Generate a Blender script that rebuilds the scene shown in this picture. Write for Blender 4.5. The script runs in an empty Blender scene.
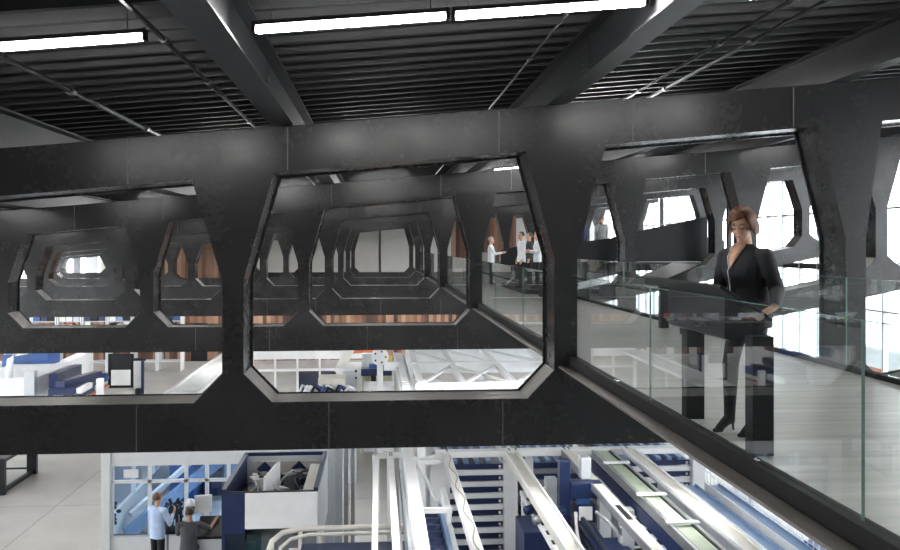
import bpy, bmesh, math, random
from mathutils import Vector, Matrix
random.seed(7)
S = bpy.context.scene
COL = S.collection
F, HY, VX = 880.0, 245.0, 378.0
TH = math.atan(72/880.0); SN, CS = math.sin(TH), math.cos(TH)
EYE = 7.0                                   # eye height above the factory floor

def at(px, py, z):                          # point on the level z (relative to the eye) below a sight line
    d = F*z/(HY-py); x = (px-450)/F*d
    return Vector((d*SN+x*CS, d*CS-x*SN, z))
def atd(px, py, d):                         # point at a distance d in front of the eye
    x = (px-450)/F*d
    return Vector((d*SN+x*CS, d*CS-x*SN, (HY-py)*d/F))

# ------------------------------------------------------------------ materials
MATS = {}
def mat(name, col, rough=.5, metal=0., noise=0., nscale=8., bump=0., emit=0., spec=.5, stretch=None):
    if name in MATS: return MATS[name]
    m = bpy.data.materials.new(name); m.use_nodes = True
    nt = m.node_tree; b = nt.nodes['Principled BSDF']
    c = (*col, 1)
    b.inputs['Base Color'].default_value = c
    b.inputs['Roughness'].default_value = rough
    b.inputs['Metallic'].default_value = metal
    b.inputs['Specular IOR Level'].default_value = spec
    if emit:
        b.inputs['Emission Color'].default_value = c
        b.inputs['Emission Strength'].default_value = emit
    g = nt.nodes.new('ShaderNodeNewGeometry')
    n = nt.nodes.new('ShaderNodeTexNoise'); n.inputs['Scale'].default_value = nscale; n.inputs['Detail'].default_value = 6
    if stretch:
        mp = nt.nodes.new('ShaderNodeMapping'); mp.inputs['Scale'].default_value = stretch
        nt.links.new(g.outputs['Position'], mp.inputs['Vector']); nt.links.new(mp.outputs[0], n.inputs['Vector'])
    else:
        nt.links.new(g.outputs['Position'], n.inputs['Vector'])
    r = nt.nodes.new('ShaderNodeValToRGB')
    r.color_ramp.elements[0].position = .3; r.color_ramp.elements[1].position = .7
    k = noise if noise else .04
    r.color_ramp.elements[0].color = (*[max(0, v*(1-k)) for v in col], 1)
    r.color_ramp.elements[1].color = (*[min(1, v*(1+k)) for v in col], 1)
    nt.links.new(n.outputs['Fac'], r.inputs[0]); nt.links.new(r.outputs[0], b.inputs['Base Color'])
    if bump:
        bp = nt.nodes.new('ShaderNodeBump'); bp.inputs['Strength'].default_value = bump; bp.inputs['Distance'].default_value = .02
        nt.links.new(n.outputs['Fac'], bp.inputs['Height']); nt.links.new(bp.outputs[0], b.inputs['Normal'])
    MATS[name] = m
    return m

def mat_steel():
    m = bpy.data.materials.new('mill_steel'); m.use_nodes = True
    nt = m.node_tree; b = nt.nodes['Principled BSDF']
    g = nt.nodes.new('ShaderNodeNewGeometry')
    n1 = nt.nodes.new('ShaderNodeTexNoise'); n1.inputs['Scale'].default_value = 1.1; n1.inputs['Detail'].default_value = 7; n1.inputs['Roughness'].default_value = .62
    n2 = nt.nodes.new('ShaderNodeTexNoise'); n2.inputs['Scale'].default_value = 14; n2.inputs['Detail'].default_value = 5
    nt.links.new(g.outputs['Position'], n1.inputs['Vector']); nt.links.new(g.outputs['Position'], n2.inputs['Vector'])
    mx = nt.nodes.new('ShaderNodeMath'); mx.operation = 'MULTIPLY_ADD'; mx.inputs[1].default_value = .3
    nt.links.new(n2.outputs['Fac'], mx.inputs[0]); 
    m2 = nt.nodes.new('ShaderNodeMath'); m2.operation = 'MULTIPLY'; m2.inputs[1].default_value = .7
    nt.links.new(n1.outputs['Fac'], m2.inputs[0]); nt.links.new(m2.outputs[0], mx.inputs[2])
    r = nt.nodes.new('ShaderNodeValToRGB')
    r.color_ramp.elements[0].position = .33; r.color_ramp.elements[0].color = (.013, .013, .0135, 1)
    r.color_ramp.elements[1].position = .70; r.color_ramp.elements[1].color = (.030, .0295, .030, 1)
    nt.links.new(mx.outputs[0], r.inputs[0]); nt.links.new(r.outputs[0], b.inputs['Base Color'])
    mr = nt.nodes.new('ShaderNodeMapRange'); mr.inputs[3].default_value = .34; mr.inputs[4].default_value = .17
    mr.inputs[1].default_value = .3; mr.inputs[2].default_value = .7
    nt.links.new(mx.outputs[0], mr.inputs[0]); nt.links.new(mr.outputs[0], b.inputs['Roughness'])
    b.inputs['Metallic'].default_value = .15; b.inputs['Specular IOR Level'].default_value = .4
    bp = nt.nodes.new('ShaderNodeBump'); bp.inputs['Strength'].default_value = .04; bp.inputs['Distance'].default_value = .02
    nt.links.new(n2.outputs['Fac'], bp.inputs['Height']); nt.links.new(bp.outputs[0], b.inputs['Normal'])
    return m

def mat_glass(name, tint=(.93, .97, .96), refl=1.0, ior=1.5):
    m = bpy.data.materials.new(name); m.use_nodes = True
    nt = m.node_tree; nt.nodes.clear()
    o = nt.nodes.new('ShaderNodeOutputMaterial'); t = nt.nodes.new('ShaderNodeBsdfTransparent'); g = nt.nodes.new('ShaderNodeBsdfGlossy')
    t.inputs[0].default_value = (*tint, 1); g.inputs['Roughness'].default_value = .01; g.inputs['Color'].default_value = (refl, refl, refl, 1)
    lw = nt.nodes.new('ShaderNodeLayerWeight'); lw.inputs[0].default_value = .5
    pw = nt.nodes.new('ShaderNodeMath'); pw.operation = 'POWER'; pw.inputs[1].default_value = 5; nt.links.new(lw.outputs['Facing'], pw.inputs[0])
    f = nt.nodes.new('ShaderNodeMath'); f.operation = 'MULTIPLY_ADD'; f.inputs[1].default_value = .93; f.inputs[2].default_value = .035; nt.links.new(pw.outputs[0], f.inputs[0])
    x = nt.nodes.new('ShaderNodeMixShader')
    nt.links.new(f.outputs[0], x.inputs[0]); nt.links.new(t.outputs[0], x.inputs[1]); nt.links.new(g.outputs[0], x.inputs[2])
    nt.links.new(x.outputs[0], o.inputs[0])
    return m

def mat_planks(name, cols, axis_w, width, rough=.6, nscale=3., stretch=(1, 1, 1)):
    """boards of differing tone: white noise per board along one world axis"""
    m = bpy.data.materials.new(name); m.use_nodes = True
    nt = m.node_tree; b = nt.nodes['Principled BSDF']; b.inputs['Roughness'].default_value = rough
    g = nt.nodes.new('ShaderNodeNewGeometry'); s = nt.nodes.new('ShaderNodeSeparateXYZ'); nt.links.new(g.outputs['Position'], s.inputs[0])
    d = nt.nodes.new('ShaderNodeMath'); d.operation = 'DIVIDE'; d.inputs[1].default_value = width
    nt.links.new(s.outputs[axis_w], d.inputs[0])
    fl = nt.nodes.new('ShaderNodeMath'); fl.operation = 'FLOOR'; nt.links.new(d.outputs[0], fl.inputs[0])
    w = nt.nodes.new('ShaderNodeTexWhiteNoise'); w.noise_dimensions = '1D'; nt.links.new(fl.outputs[0], w.inputs['W'])
    mp = nt.nodes.new('ShaderNodeMapping'); mp.inputs['Scale'].default_value = stretch; nt.links.new(g.outputs['Position'], mp.inputs[0])
    n = nt.nodes.new('ShaderNodeTexNoise'); n.inputs['Scale'].default_value = nscale; n.inputs['Detail'].default_value = 8; nt.links.new(mp.outputs[0], n.inputs['Vector'])
    a = nt.nodes.new('ShaderNodeMix'); a.inputs[0].default_value = .3
    nt.links.new(w.outputs['Value'], a.inputs[2]); nt.links.new(n.outputs['Fac'], a.inputs[3])
    r = nt.nodes.new('ShaderNodeValToRGB'); e = r.color_ramp.elements
    e[0].position = .2; e[0].color = (*cols[0], 1); e[1].position = .8; e[1].color = (*cols[-1], 1)
    if len(cols) > 2:
        q = e.new(.5); q.color = (*cols[1], 1)
    nt.links.new(a.outputs[0], r.inputs[0]); nt.links.new(r.outputs[0], b.inputs['Base Color'])
    return m

STEEL = mat_steel()
DECK = mat('dark_deck_paint', (.020, .020, .021), .5, 0, .2, 5, spec=.35)
GIRD = mat('girder_paint', (.02, .021, .023), .45, .2, .2, 4)
BLACK = mat('black_paint', (.011, .012, .014), .45, 0, .1, spec=.25)
BLKG = mat('black_gloss', (.01, .011, .014), .3, 0, .1)
LITBRONZE = mat('lit_bronze_channel', (.19, .17, .155), .4, .2, .12, 4)  # lighter bronze paints the light falling on the upward flange
FLUO = mat('fluorescent_tube', (1, .99, .97), .5, emit=48)
FILLAMP = mat('added_fill_diffuser', (1, .99, .97), .5, emit=36)
LITLEDGE = mat('lit_grey_ledge', (.28, .265, .25), .4, .3, .15, 6)  # paler than the truss steel: light on the ledges put into the colour
ZINC = mat('bright_conduit', (.18, .18, .18), .35, .8)
WHITE = mat('machine_white', (.74, .75, .76), .5, 0, .05, 3)
CREAM = mat('cream_white', (.72, .70, .64), .45, 0, .06, 3)
LGREY = mat('machine_light_grey', (.52, .55, .58), .45, 0, .05, 3)
MGREY = mat('machine_mid_grey', (.22, .23, .25), .45, .2, .1, 6)
NAVY = mat('machine_navy', (.010, .022, .078), .38, 0, .15, 3)
BLUE = mat('machine_blue', (.03, .085, .25), .4, 0, .12, 3)
LBLUE = mat('pale_blue_steel', (.22, .33, .52), .4, .2, .1, 4)
GREENB = mat('pale_green_belt', (.45, .52, .40), .6, 0, .08, 6)
ALU = mat('aluminium', (.45, .46, .47), .35, .7, .08, 8)
ORNG = mat('orange_red_paint', (.45, .11, .05), .45, 0, .1, 6)
YELL = mat('yellow_paint', (.75, .6, .05), .5, 0, .1, 6)
TEAL = mat('teal_plastic', (.03, .28, .26), .3, 0, .1, 6)
PINE = mat('pale_timber', (.58, .40, .20), .65, 0, .2, 9)
PANEL = mat('pale_grey_panel', (.50, .49, .47), .6, 0, .04, 2)
SKIN = mat('skin', (.56, .31, .21), .5, 0, .06, 20)
LIP = mat('lip', (.42, .13, .11), .45)
CLOTH = mat('black_jacket_cloth', (.017, .018, .021), .8, 0, .25, 30, .3)
TROU = mat('black_trouser_cloth', (.012, .013, .018), .85, 0, .25, 30, .2)
BOOT = mat('black_suede', (.012, .012, .014), .7)
SHIRTW = mat('white_shirt_cloth', (.72, .73, .75), .8, 0, .1, 9, .3)
SHIRTB = mat('pale_blue_shirt_cloth', (.46, .58, .80), .8, 0, .12, 9, .3)
TEEG = mat('charcoal_tee_cloth', (.07, .073, .08), .85, 0, .15, 9, .3)
HAIRB = mat('brown_hair', (.11, .045, .022), .5, 0, .75, 55, .3, spec=.3, stretch=(1, 1, .1))
HAIRD = mat('dark_brown_hair', (.04, .022, .014), .55, 0, .3, 40)
HAIRG = mat('grey_hair', (.28, .27, .26), .6, 0, .2, 40)
RAIL = mat_glass('clear_railing_glass', (.965, .985, .98))
EDGE = mat('green_glass_edge', (.16, .27, .25), .2)
WGLASS = mat_glass('window_glass', (.97, .985, .99))
BGLASS = mat_glass('blue_tinted_glass', (.74, .85, .95))
TGLASS = mat_glass('teal_tinted_glass', (.35, .62, .68))
SCREEN = mat('grey_lcd_screen', (.07, .074, .08), .3)
CONC = mat('factory_concrete', (.35, .34, .325), .42, 0, .10, .9, .05)
WALKF = mat('streaked_grey_walk_floor', (.56, .545, .52), .32, 0, .20, 1.3, .04, stretch=(.6, 7, 1))
WOOD = mat_planks('reclaimed_wood', [(.045, .02, .013), (.17, .075, .042), (.36, .22, .15)], 0, .24, .6, 2.5, (5, 5, .35))
ASPH = mat('pale_outdoor_paving', (.55, .55, .54), .8, 0, .1, 1)

# ------------------------------------------------------------------ mesh helpers
def nb(): return bmesh.new()
def box(bm, lo, hi, bev=0):
    x0, y0, z0 = lo; x1, y1, z1 = hi
    v = [bm.verts.new(p) for p in ((x0,y0,z0),(x1,y0,z0),(x1,y1,z0),(x0,y1,z0),(x0,y0,z1),(x1,y0,z1),(x1,y1,z1),(x0,y1,z1))]
    fs = [bm.faces.new([v[i] for i in q]) for q in ((0,3,2,1),(4,5,6,7),(0,1,5,4),(1,2,6,5),(2,3,7,6),(3,0,4,7))]
    if bev:
        es = list({e for f in fs for e in f.edges})
        bmesh.ops.bevel(bm, geom=es, offset=bev, segments=2, affect='EDGES', profile=.6)
    return bm
def cbox(bm, c, s, M=None, bev=0):
    b2 = nb(); box(b2, [-q/2 for q in s], [q/2 for q in s], bev)
    T = Matrix.Translation(c) @ (M.to_4x4() if M else Matrix())
    b2.transform(T); merge(bm, b2)
def merge(bm, b2):
    me = bpy.data.meshes.new('tmp'); b2.to_mesh(me); bm.from_mesh(me); b2.free(); bpy.data.meshes.remove(me)
def bar(bm, p, q, w, h, bev=0, up=Vector((0,0,1))):
    p = Vector(p); q = Vector(q); d = q-p; L = d.length; y = d/L
    if abs(y.dot(up)) > .98: up = Vector((1,0,0))
    x = y.cross(up).normalized(); z = x.cross(y)
    M = Matrix((x, y, z)).transposed()
    cbox(bm, (p+q)/2, (w, L, h), M, bev)
def tube(bm, pts, r, seg=8):
    pts = [Vector(p) for p in pts]; rings = []
    for i, p in enumerate(pts):
        d = (pts[min(i+1, len(pts)-1)]-pts[max(i-1, 0)]).normalized()
        u = Vector((0,0,1)) if abs(d.z) < .9 else Vector((1,0,0))
        a = d.cross(u).normalized(); b = a.cross(d)
        rr = r[i] if isinstance(r, (list, tuple)) else r
        rings.append([bm.verts.new(p+rr*(math.cos(t)*a+math.sin(t)*b)) for t in [2*math.pi*k/seg for k in range(seg)]])
    for A, B in zip(rings, rings[1:]):
        for k in range(seg): bm.faces.new((A[k], A[(k+1)%seg], B[(k+1)%seg], B[k]))
    bm.faces.new(rings[0][::-1]); bm.faces.new(rings[-1])
def loft(bm, secs, seg=24):
    """secs: (z, cx, cy, rx, ry)"""
    rings = []
    for z, cx, cy, rx, ry in secs:
        rings.append([bm.verts.new((cx+rx*math.cos(t), cy+ry*math.sin(t), z)) for t in [2*math.pi*k/seg for k in range(seg)]])
    for A, B in zip(rings, rings[1:]):
        for k in range(seg): bm.faces.new((A[k], A[(k+1)%seg], B[(k+1)%seg], B[k]))
    bm.faces.new(rings[0][::-1]); bm.faces.new(rings[-1])
def ell(bm, c, r, M=None, seg=20):
    b2 = nb(); bmesh.ops.create_uvsphere(b2, u_segments=seg, v_segments=seg//2+2, radius=1)
    T = Matrix.Translation(c) @ (M.to_4x4() if M else Matrix()) @ Matrix.Diagonal((*r, 1))
    b2.transform(T); merge(bm, b2)
def cap(bm, p, q, r0, r1, seg=14):
    p = Vector(p); q = Vector(q); d = (q-p)
    L = d.length; d = d/L; pts = []; rs = []
    for a in (88, 60, 30): pts.append(p-d*r0*math.sin(math.radians(a))); rs.append(r0*math.cos(math.radians(a)))
    for k in range(5): pts.append(p.lerp(q, k/4)); rs.append(r0+(r1-r0)*k/4)
    for a in (30, 60, 88): pts.append(q+d*r1*math.sin(math.radians(a))); rs.append(r1*math.cos(math.radians(a)))
    tube(bm, pts, rs, seg)
def prism_y(bm, poly, y0, y1):
    """polygon in X,Z given clockwise or not, extruded along Y"""
    A = [bm.verts.new((x, y0, z)) for x, z in poly]; B = [bm.verts.new((x, y1, z)) for x, z in poly]
    bm.faces.new(A); bm.faces.new(B[::-1]); n = len(poly)
    for k in range(n): bm.faces.new((A[(k+1)%n], A[k], B[k], B[(k+1)%n]))
def prism_x(bm, poly, x0, x1):
    A = [bm.verts.new((x0, y, z)) for y, z in poly]; B = [bm.verts.new((x1, y, z)) for y, z in poly]
    bm.faces.new(A); bm.faces.new(B[::-1]); n = len(poly)
    for k in range(n): bm.faces.new((A[(k+1)%n], A[k], B[k], B[(k+1)%n]))

def obj(name, bm, m, parent=None, smooth=False, label=None, cat=None, group=None, kind=None):
    bmesh.ops.recalc_face_normals(bm, faces=bm.faces[:])
    me = bpy.data.meshes.new(name); bm.to_mesh(me); bm.free()
    if smooth: me.polygons.foreach_set('use_smooth', [True]*len(me.polygons))
    me.materials.append(m)
    o = bpy.data.objects.new(name, me); COL.objects.link(o)
    if parent: o.parent = parent
    tag(o, label, cat, group, kind)
    return o
def tag(o, label=None, cat=None, group=None, kind=None):
    if label: o['label'] = label
    if cat: o['category'] = cat
    if group: o['group'] = group
    if kind: o['kind'] = kind
    return o
def thing(name, label, cat, loc=(0,0,0), rz=0, group=None):
    o = bpy.data.objects.new(name, None); COL.objects.link(o)
    o.location = loc; o.rotation_euler = (0, 0, rz); o.empty_display_size = .1
    return tag(o, label, cat, group)
def recentre(root):
    """moves a thing's Empty to its base without moving its parts"""
    pts = [c.matrix_basis @ Vector(v) for c in root.children if c.type == 'MESH' for v in c.bound_box]
    if not pts: return
    b = Vector(((min(p.x for p in pts)+max(p.x for p in pts))/2, (min(p.y for p in pts)+max(p.y for p in pts))/2, min(p.z for p in pts)))
    for c in root.children: c.location -= b
    root.location = b
def struct(name, bm, m, **k):
    return obj(name, bm, m, kind='structure', **k)
def P(name, m, parent, lo, hi, bev=0, **k):
    b = nb(); box(b, lo, hi, bev); return obj(name, b, m, parent, **k)
def PB(name, m, parent, p, q, w, h, bev=0, **k):
    b = nb(); bar(b, p, q, w, h, bev); return obj(name, b, m, parent, **k)

# ------------------------------------------------------------------ the roof trusses
def ztop(x): return 1.555+.09*x
def zin(x): return .998+.093*x
def zwt(x): return -.31+.066*x if x < 6.2 else -.31+.066*6.2+.13*(x-6.2)
def zbt(x): return -1.92 if x < 6.13 else -1.92+.20*(x-6.13)
def zbb(x): return -2.50 if x < 6.13 else -2.50+.20*(x-6.13)
def zwl(x): return zbt(x)+.35
POSTS = [(-22.0,-21.7), (-18.7,-18.4), (-15.4,-15.1), (-12.1,-11.8), (-8.8,-8.49), (-5.52,-5.22), (-1.886,-1.63), (2.20,2.49), (6.0,6.27), (9.0,9.3), (12.37,12.67), (15.7,16.0)]
TY = [10.87, 21.0, 31.5, 41.8, 52.0, 62.3]
TD = .66
XL, XR = -23.5, 16.9
names = ['nearest the camera, black steel face with large chamfered openings', 'second back from the camera, framing the nested openings', 'third back, where the group in white shirts stands', 'fourth back, its openings showing in nested rows', 'fifth back, seen small through the nested openings', 'farthest of all, in front of the pale panels']
for ti, y0 in enumerate(TY):
    t = thing('roof_truss', 'blackened steel roof truss '+names[ti], 'truss')
    y1 = y0+TD
    b = nb(); kx = [XL]+[x for x in (0, 6.13)]+[XR]
    poly = [(x, ztop(x)) for x in kx]+[(x, zin(x)) for x in reversed(kx)]
    prism_y(b, poly, y0, y1); obj('top_chord', b, STEEL, t)
    b = nb(); poly = [(x, zbt(x)) for x in (XL, 6.13, XR)]+[(x, zbb(x)) for x in (XR, 6.13, XL)]
    prism_y(b, poly, y0, y1); obj('bottom_chord', b, STEEL, t)
    for i, (a, c) in enumerate(POSTS):
        tw, bw = .36, .34
        tr = .22 if i == 8 else tw
        poly = [(a-tw, zin(a-tw)), (a, zwt(a)), (a, zwl(a)), (a-bw, zbt(a-bw)), (c+bw, zbt(c+bw)), (c, zwl(c)), (c, zwt(c)), (c+tr, zin(c+tr))]
        b = nb()
        v1 = [b.verts.new((x, y0, z)) for x, z in poly]; v2 = [b.verts.new((x, y1, z)) for x, z in poly]
        for V, rev in ((v1, 0), (v2, 1)):
            for q in ((0,1,6,7), (1,2,5,6), (2,3,4,5)):
                b.faces.new([V[k] for k in (q if not rev else q[::-1])])
        for k in range(8):
            if k in (3, 7): continue
            b.faces.new((v1[(k+1)%8], v1[k], v2[k], v2[(k+1)%8]))
        obj('post', b, STEEL, t)
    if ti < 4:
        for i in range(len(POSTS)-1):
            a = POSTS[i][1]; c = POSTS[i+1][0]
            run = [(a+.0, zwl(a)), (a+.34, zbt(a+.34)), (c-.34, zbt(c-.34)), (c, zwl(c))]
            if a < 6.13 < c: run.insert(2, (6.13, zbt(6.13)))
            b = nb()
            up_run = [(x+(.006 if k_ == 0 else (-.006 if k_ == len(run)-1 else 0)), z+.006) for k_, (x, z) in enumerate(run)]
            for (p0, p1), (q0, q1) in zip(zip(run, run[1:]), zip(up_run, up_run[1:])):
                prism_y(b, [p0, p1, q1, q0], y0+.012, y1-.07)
            obj('lit_ledge_strip', b, LITLEDGE, t)  # thin pale strips paint light onto the chord top and chamfers
    # raised lips round each opening (front edge) and weld seams, nearest trusses only
    if ti < 3:
        for i in range(len(POSTS)-1):
            a = POSTS[i][1]; c = POSTS[i+1][0]
            if ti == 0 and (a > 14 or c < -8): continue
            w = .22 if i == 8 else .36
            ring = [(a+w, zin(a+w)), (a, zwt(a)), (a, zwl(a)), (a+.34, zbt(a+.34)), (c-.34, zbt(c-.34)), (c, zwl(c)), (c, zwt(c)), (c-.36, zin(c-.36))]
            if a < 6 < c+1 and c > 6.13: pass
            b = nb()
            cx = sum(p[0] for p in ring)/8; cz = sum(p[1] for p in ring)/8
            inn = [(x+(cx-x)*.016, z+(cz-z)*.016) for x, z in ring]
            A = [b.verts.new((x, y0+.60, z)) for x, z in ring]; B = [b.verts.new((x, y0+.60, z)) for x, z in inn]
            C = [b.verts.new((x, y0+.64, z)) for x, z in ring]; D = [b.verts.new((x, y0+.64, z)) for x, z in inn]
            for k in range(8):
                j = (k+1)%8
                b.faces.new((A[k], A[j], B[j], B[k])); b.faces.new((C[j], C[k], D[k], D[j])); b.faces.new((B[k], B[j], D[j], D[k])); b.faces.new((A[j], A[k], C[k], C[j]))
            obj('opening_lip', b, STEEL, t)
        SE = mat('weld_seam', (.16, .15, .145), .5, .3)
        xs = [(-7, 0), (-3.0, 0), (-1.1, 0), (1.5, 0), (3.2, 0), (5.3, 0), (8.0, 0), (10.6, 0), (-5, 0)]
        for x, _ in xs:
            b = nb(); prism_y(b, [(x-.006, ztop(x)-.02), (x+.006, ztop(x)-.02), (x+.006, zin(x)+.02), (x-.006, zin(x)+.02)], y0-.006, y0); obj('weld_seam', b, SE, t)
        for x in (-4.6, -2.9, -.6, 1.55, 4.3, 5.2):
            x += .35*ti
            b = nb(); box(b, (x-.005, y0-.005, -2.48), (x+.005, y0, -1.94)); obj('weld_seam', b, SE, t)
    recentre(t)

# ------------------------------------------------------------------ roof deck (ceiling) with ribs along X
def zdeck(x): return ztop(x)+.50
b = nb()
XA, XB, YA, YB = -24, 17.4, -6, 66
def quadstrip(b, y, dz, y2, dz2):
    b.faces.new([b.verts.new(p) for p in ((XA, y, zdeck(XA)+dz), (XB, y, zdeck(XB)+dz), (XB, y2, zdeck(XB)+dz2), (XA, y2, zdeck(XA)+dz2))])
y = YA; pitch = .42
while y < YB:
    prof = [(0, 0), (.075, 0), (.10, .15), (.395, .15), (.42, 0)]
    for (a, da), (c, dc) in zip(prof, prof[1:]): quadstrip(b, y+a, da, y+c, dc)
    y += pitch
b.faces.new([b.verts.new(p) for p in ((XA, YA, zdeck(XA)+.3), (XB, YA, zdeck(XB)+.3), (XB, YB, zdeck(XB)+.3), (XA, YB, zdeck(XA)+.3))])
struct('ceiling', b, DECK)

# roof girders along the depth
gx = [(-21, 'far left, low under the eave'), (-17.5, 'second from the left eave'), (-14, 'third from the left eave'), (-11, 'fourth from the left eave'), (-8, 'left of the leftmost light tube'), (-4.6, 'whose edge shows behind the left light tube'),
      (-1.16, 'left of the long light tube, crossing the top of the picture'), (2.25, 'right of the long light tube, with a bolted splice'), (5.9, 'at the upper right corner above the woman'), (9.4, 'just right of the one above the woman'), (12.8, 'toward the right facade'), (16.0, 'against the right facade')]
for x, tx in gx:
    t = thing('roof_beam', 'dark steel roof beam '+tx, 'beam')
    zb, zt = ztop(x)+.012+.012, zdeck(x)-.012
    P('web', GIRD, t, (x-.008, -5, zb), (x+.008, 65, zt))
    b = nb(); prism_y(b, [(x-.13, ztop(x-.13)+.013), (x+.13, ztop(x+.13)+.013), (x+.13, ztop(x+.13)+.035), (x-.13, ztop(x-.13)+.035)], -5, 65); obj('bottom_flange', b, GIRD, t)
    b = nb(); prism_y(b, [(x-.13, zdeck(x-.13)-.03), (x+.13, zdeck(x+.13)-.03), (x+.13, zdeck(x+.13)-.005), (x-.13, zdeck(x-.13)-.005)], -5, 65); obj('top_flange', b, GIRD, t)
    if -5 < x < 7:
        s = -1 if x > 0 else 1
        b = nb(); yy = 9.2
        box(b, (x+s*.010-.006, yy, zb+.05), (x+s*.010+.006, yy+.30, zt-.05)); obj('splice_plate', b, GIRD, t)
        for r in range(4):
            for c in range(2):
                b = nb(); p = Vector((x+s*.014, yy+.08+.14*c, zb+.1+.08*r)); tube(b, [p, p+Vector((s*.014, 0, 0))], .014, 6); obj('bolt', b, ZINC, t)
    recentre(t)
# conduits under the deck
cond = [(-1.88, .075, .022, 'thin, beside the left beam'), (-3.35, .07, .03, 'thicker, crossing behind the left light tube'), (1.72, .1, .012, 'very thin, left of the beam with the splice'), (3.95, .07, .022, 'middle of the bay right of the long tube'), (4.35, .07, .028, 'nearer the upper right beam'), (7.5, .07, .025, 'beyond the upper right beam')]
for x, dz, r, tx in cond:
    t = thing('conduit', 'dark steel conduit under the roof deck, '+tx, 'conduit')
    z = zdeck(x)-dz
    b = nb(); tube(b, [(x, -4, z), (x, 64, z)], r, 8); obj('pipe', b, GIRD if r > .02 else ZINC, t)
    for yy in (7.9, 9.9, 13.0):
        b = nb(); tube(b, [(x, yy, z), (x, yy+.10, z)], r*1.7, 8); obj('coupling', b, ZINC, t)
    recentre(t)

# light tubes: rows along X between the beams, one row per truss bay
def light(x0, x1, y, label, group=None):
    t = thing('light_tube', label, 'ceiling light', group=group)
    za, zb = ztop(x0)+.235, ztop(x1)+.235
    b = nb(); bar(b, (x0+.03, y, za), (x1-.03, y, zb), .075, .06, .018); obj('diffuser', b, FLUO, t)
    b = nb(); bar(b, (x0, y, za+.042), (x1, y, zb+.042), .085, .035, .004); obj('housing', b, GIRD, t)
    for x in (x0, x1):
        z = ztop(x)+.235; s = .014 if x == x0 else -.014
        b = nb(); cbox(b, (x+s, y, z), (.028, .080, .064)); obj('end_cap', b, BLACK, t)
    for x in (x0+.15, x1-.15):
        b = nb(); tube(b, [(x, y, ztop(x)+.29), (x, y, zdeck(x)+.02)], .005, 6); obj('hanger_rod', b, ZINC, t)
    recentre(t)
Y0 = 7.05
light(-4.30, -3.42, Y0, 'glowing light tube beyond the left edge, end to end with the upper left one')
light(-3.40, -1.80, Y0, 'glowing light tube at the upper left corner, left of the dark beam')
light(-.99, .57, Y0, 'glowing light tube at top centre, left half of the long pair')
light(.59, 2.20, Y0, 'glowing light tube at top centre, right half of the long pair')
light(3.02, 4.3, Y0, 'glowing light tube above the picture, right of the beam with the splice')
light(4.32, 5.6, Y0, 'glowing light tube above the picture, over the woman')
for y in (17.2, 27.6, 37.8, 48.0, 58.4):
    for x0, x1 in ((-19.5,-18), (-16.5,-14.9), (-13.2,-11.6), (-10.2,-8.6), (-7.2,-5.6), (-3.40,-1.8), (-.7,.9), (3.4,5.0), (7.0,8.6), (10.4,12.0)):
        light(x0, x1, y, 'glowing light tube hung in a roof bay beyond the nearest truss', 'light tubes in the farther roof bays')

# added fill lights, unseen behind the bottom chords, to brighten the shop floor
for y in TY:
    for x in (-20, -16.5, -13, -9.7, -6.6, -3.4, -.2, 3.2, 7.4, 11):
        if x > 6: continue
        t = thing('added_fill_light', 'long unseen fill light added low on the back of a truss', 'added fill light', group='added fill lights behind the bottom chords')
        b = nb(); box(b, (x-1.2, y+TD+.03, -2.47), (x+1.2, y+TD+.19, -2.44)); obj('diffuser', b, FILLAMP, t)
        b = nb(); box(b, (x-1.22, y+TD+.01, -2.44), (x+1.22, y+TD+.21, -2.36)); obj('housing', b, GIRD, t)  # housing of the added fill light
        for dx in (-.9, .9): P('bracket', GIRD, t, (x+dx-.03, y+TD-.006, -2.36), (x+dx+.03, y+TD+.12, -2.25))  # brackets of the added fill light
        recentre(t)
for y in (14.2, 20.2, 24.3, 30.6, 34.6, 44.5):  # extra tubes added to brighten the farther walkway floor
    light(3.2, 4.8, y, 'glowing light tube added to brighten the walkway beyond the nearest truss', 'light tubes added over the farther walkway')
# ------------------------------------------------------------------ shell
b = nb(); box(b, (-24, -6, -7.3), (17.5, 66.3, -7.0)); struct('floor', b, CONC)
JO = mat('floor_joint', (.22, .21, .20), .7)
k = 1
for x in (-20, -14, -8.6, -2, 6, 12):
    b = nb(); box(b, (x-.012, -6, -7.0), (x+.012, 66, -6.998)); struct('trim_%d' % k, b, JO); k += 1
for y in (6, 14, 24.4, 34, 44):
    b = nb(); box(b, (-24, y-.012, -7.0), (17, y+.012, -6.9985)); struct('trim_%d' % k, b, JO); k += 1
b = nb(); box(b, (-24.3, -6, -7.3), (-24, 66.3, -6.2)); struct('wall_left', b, PANEL)
b = nb()
for lo, hi in (((-15.5, 66, -7), (17.5, 66.3, 3.6)), ((-24, 66, -7), (-15.5, 66.3, -5.6)), ((-24, 66, -.6), (-15.5, 66.3, .6))): box(b, lo, hi)
struct('wall_back', b, PANEL)
for x in (-8.2, -5.2, -2.3, .15, 3.3, 6.2):
    b = nb(); box(b, (x-.06, 65.93, -7), (x+.06, 66, 2.0)); struct('trim_%d' % k, b, BLACK); k += 1
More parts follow.
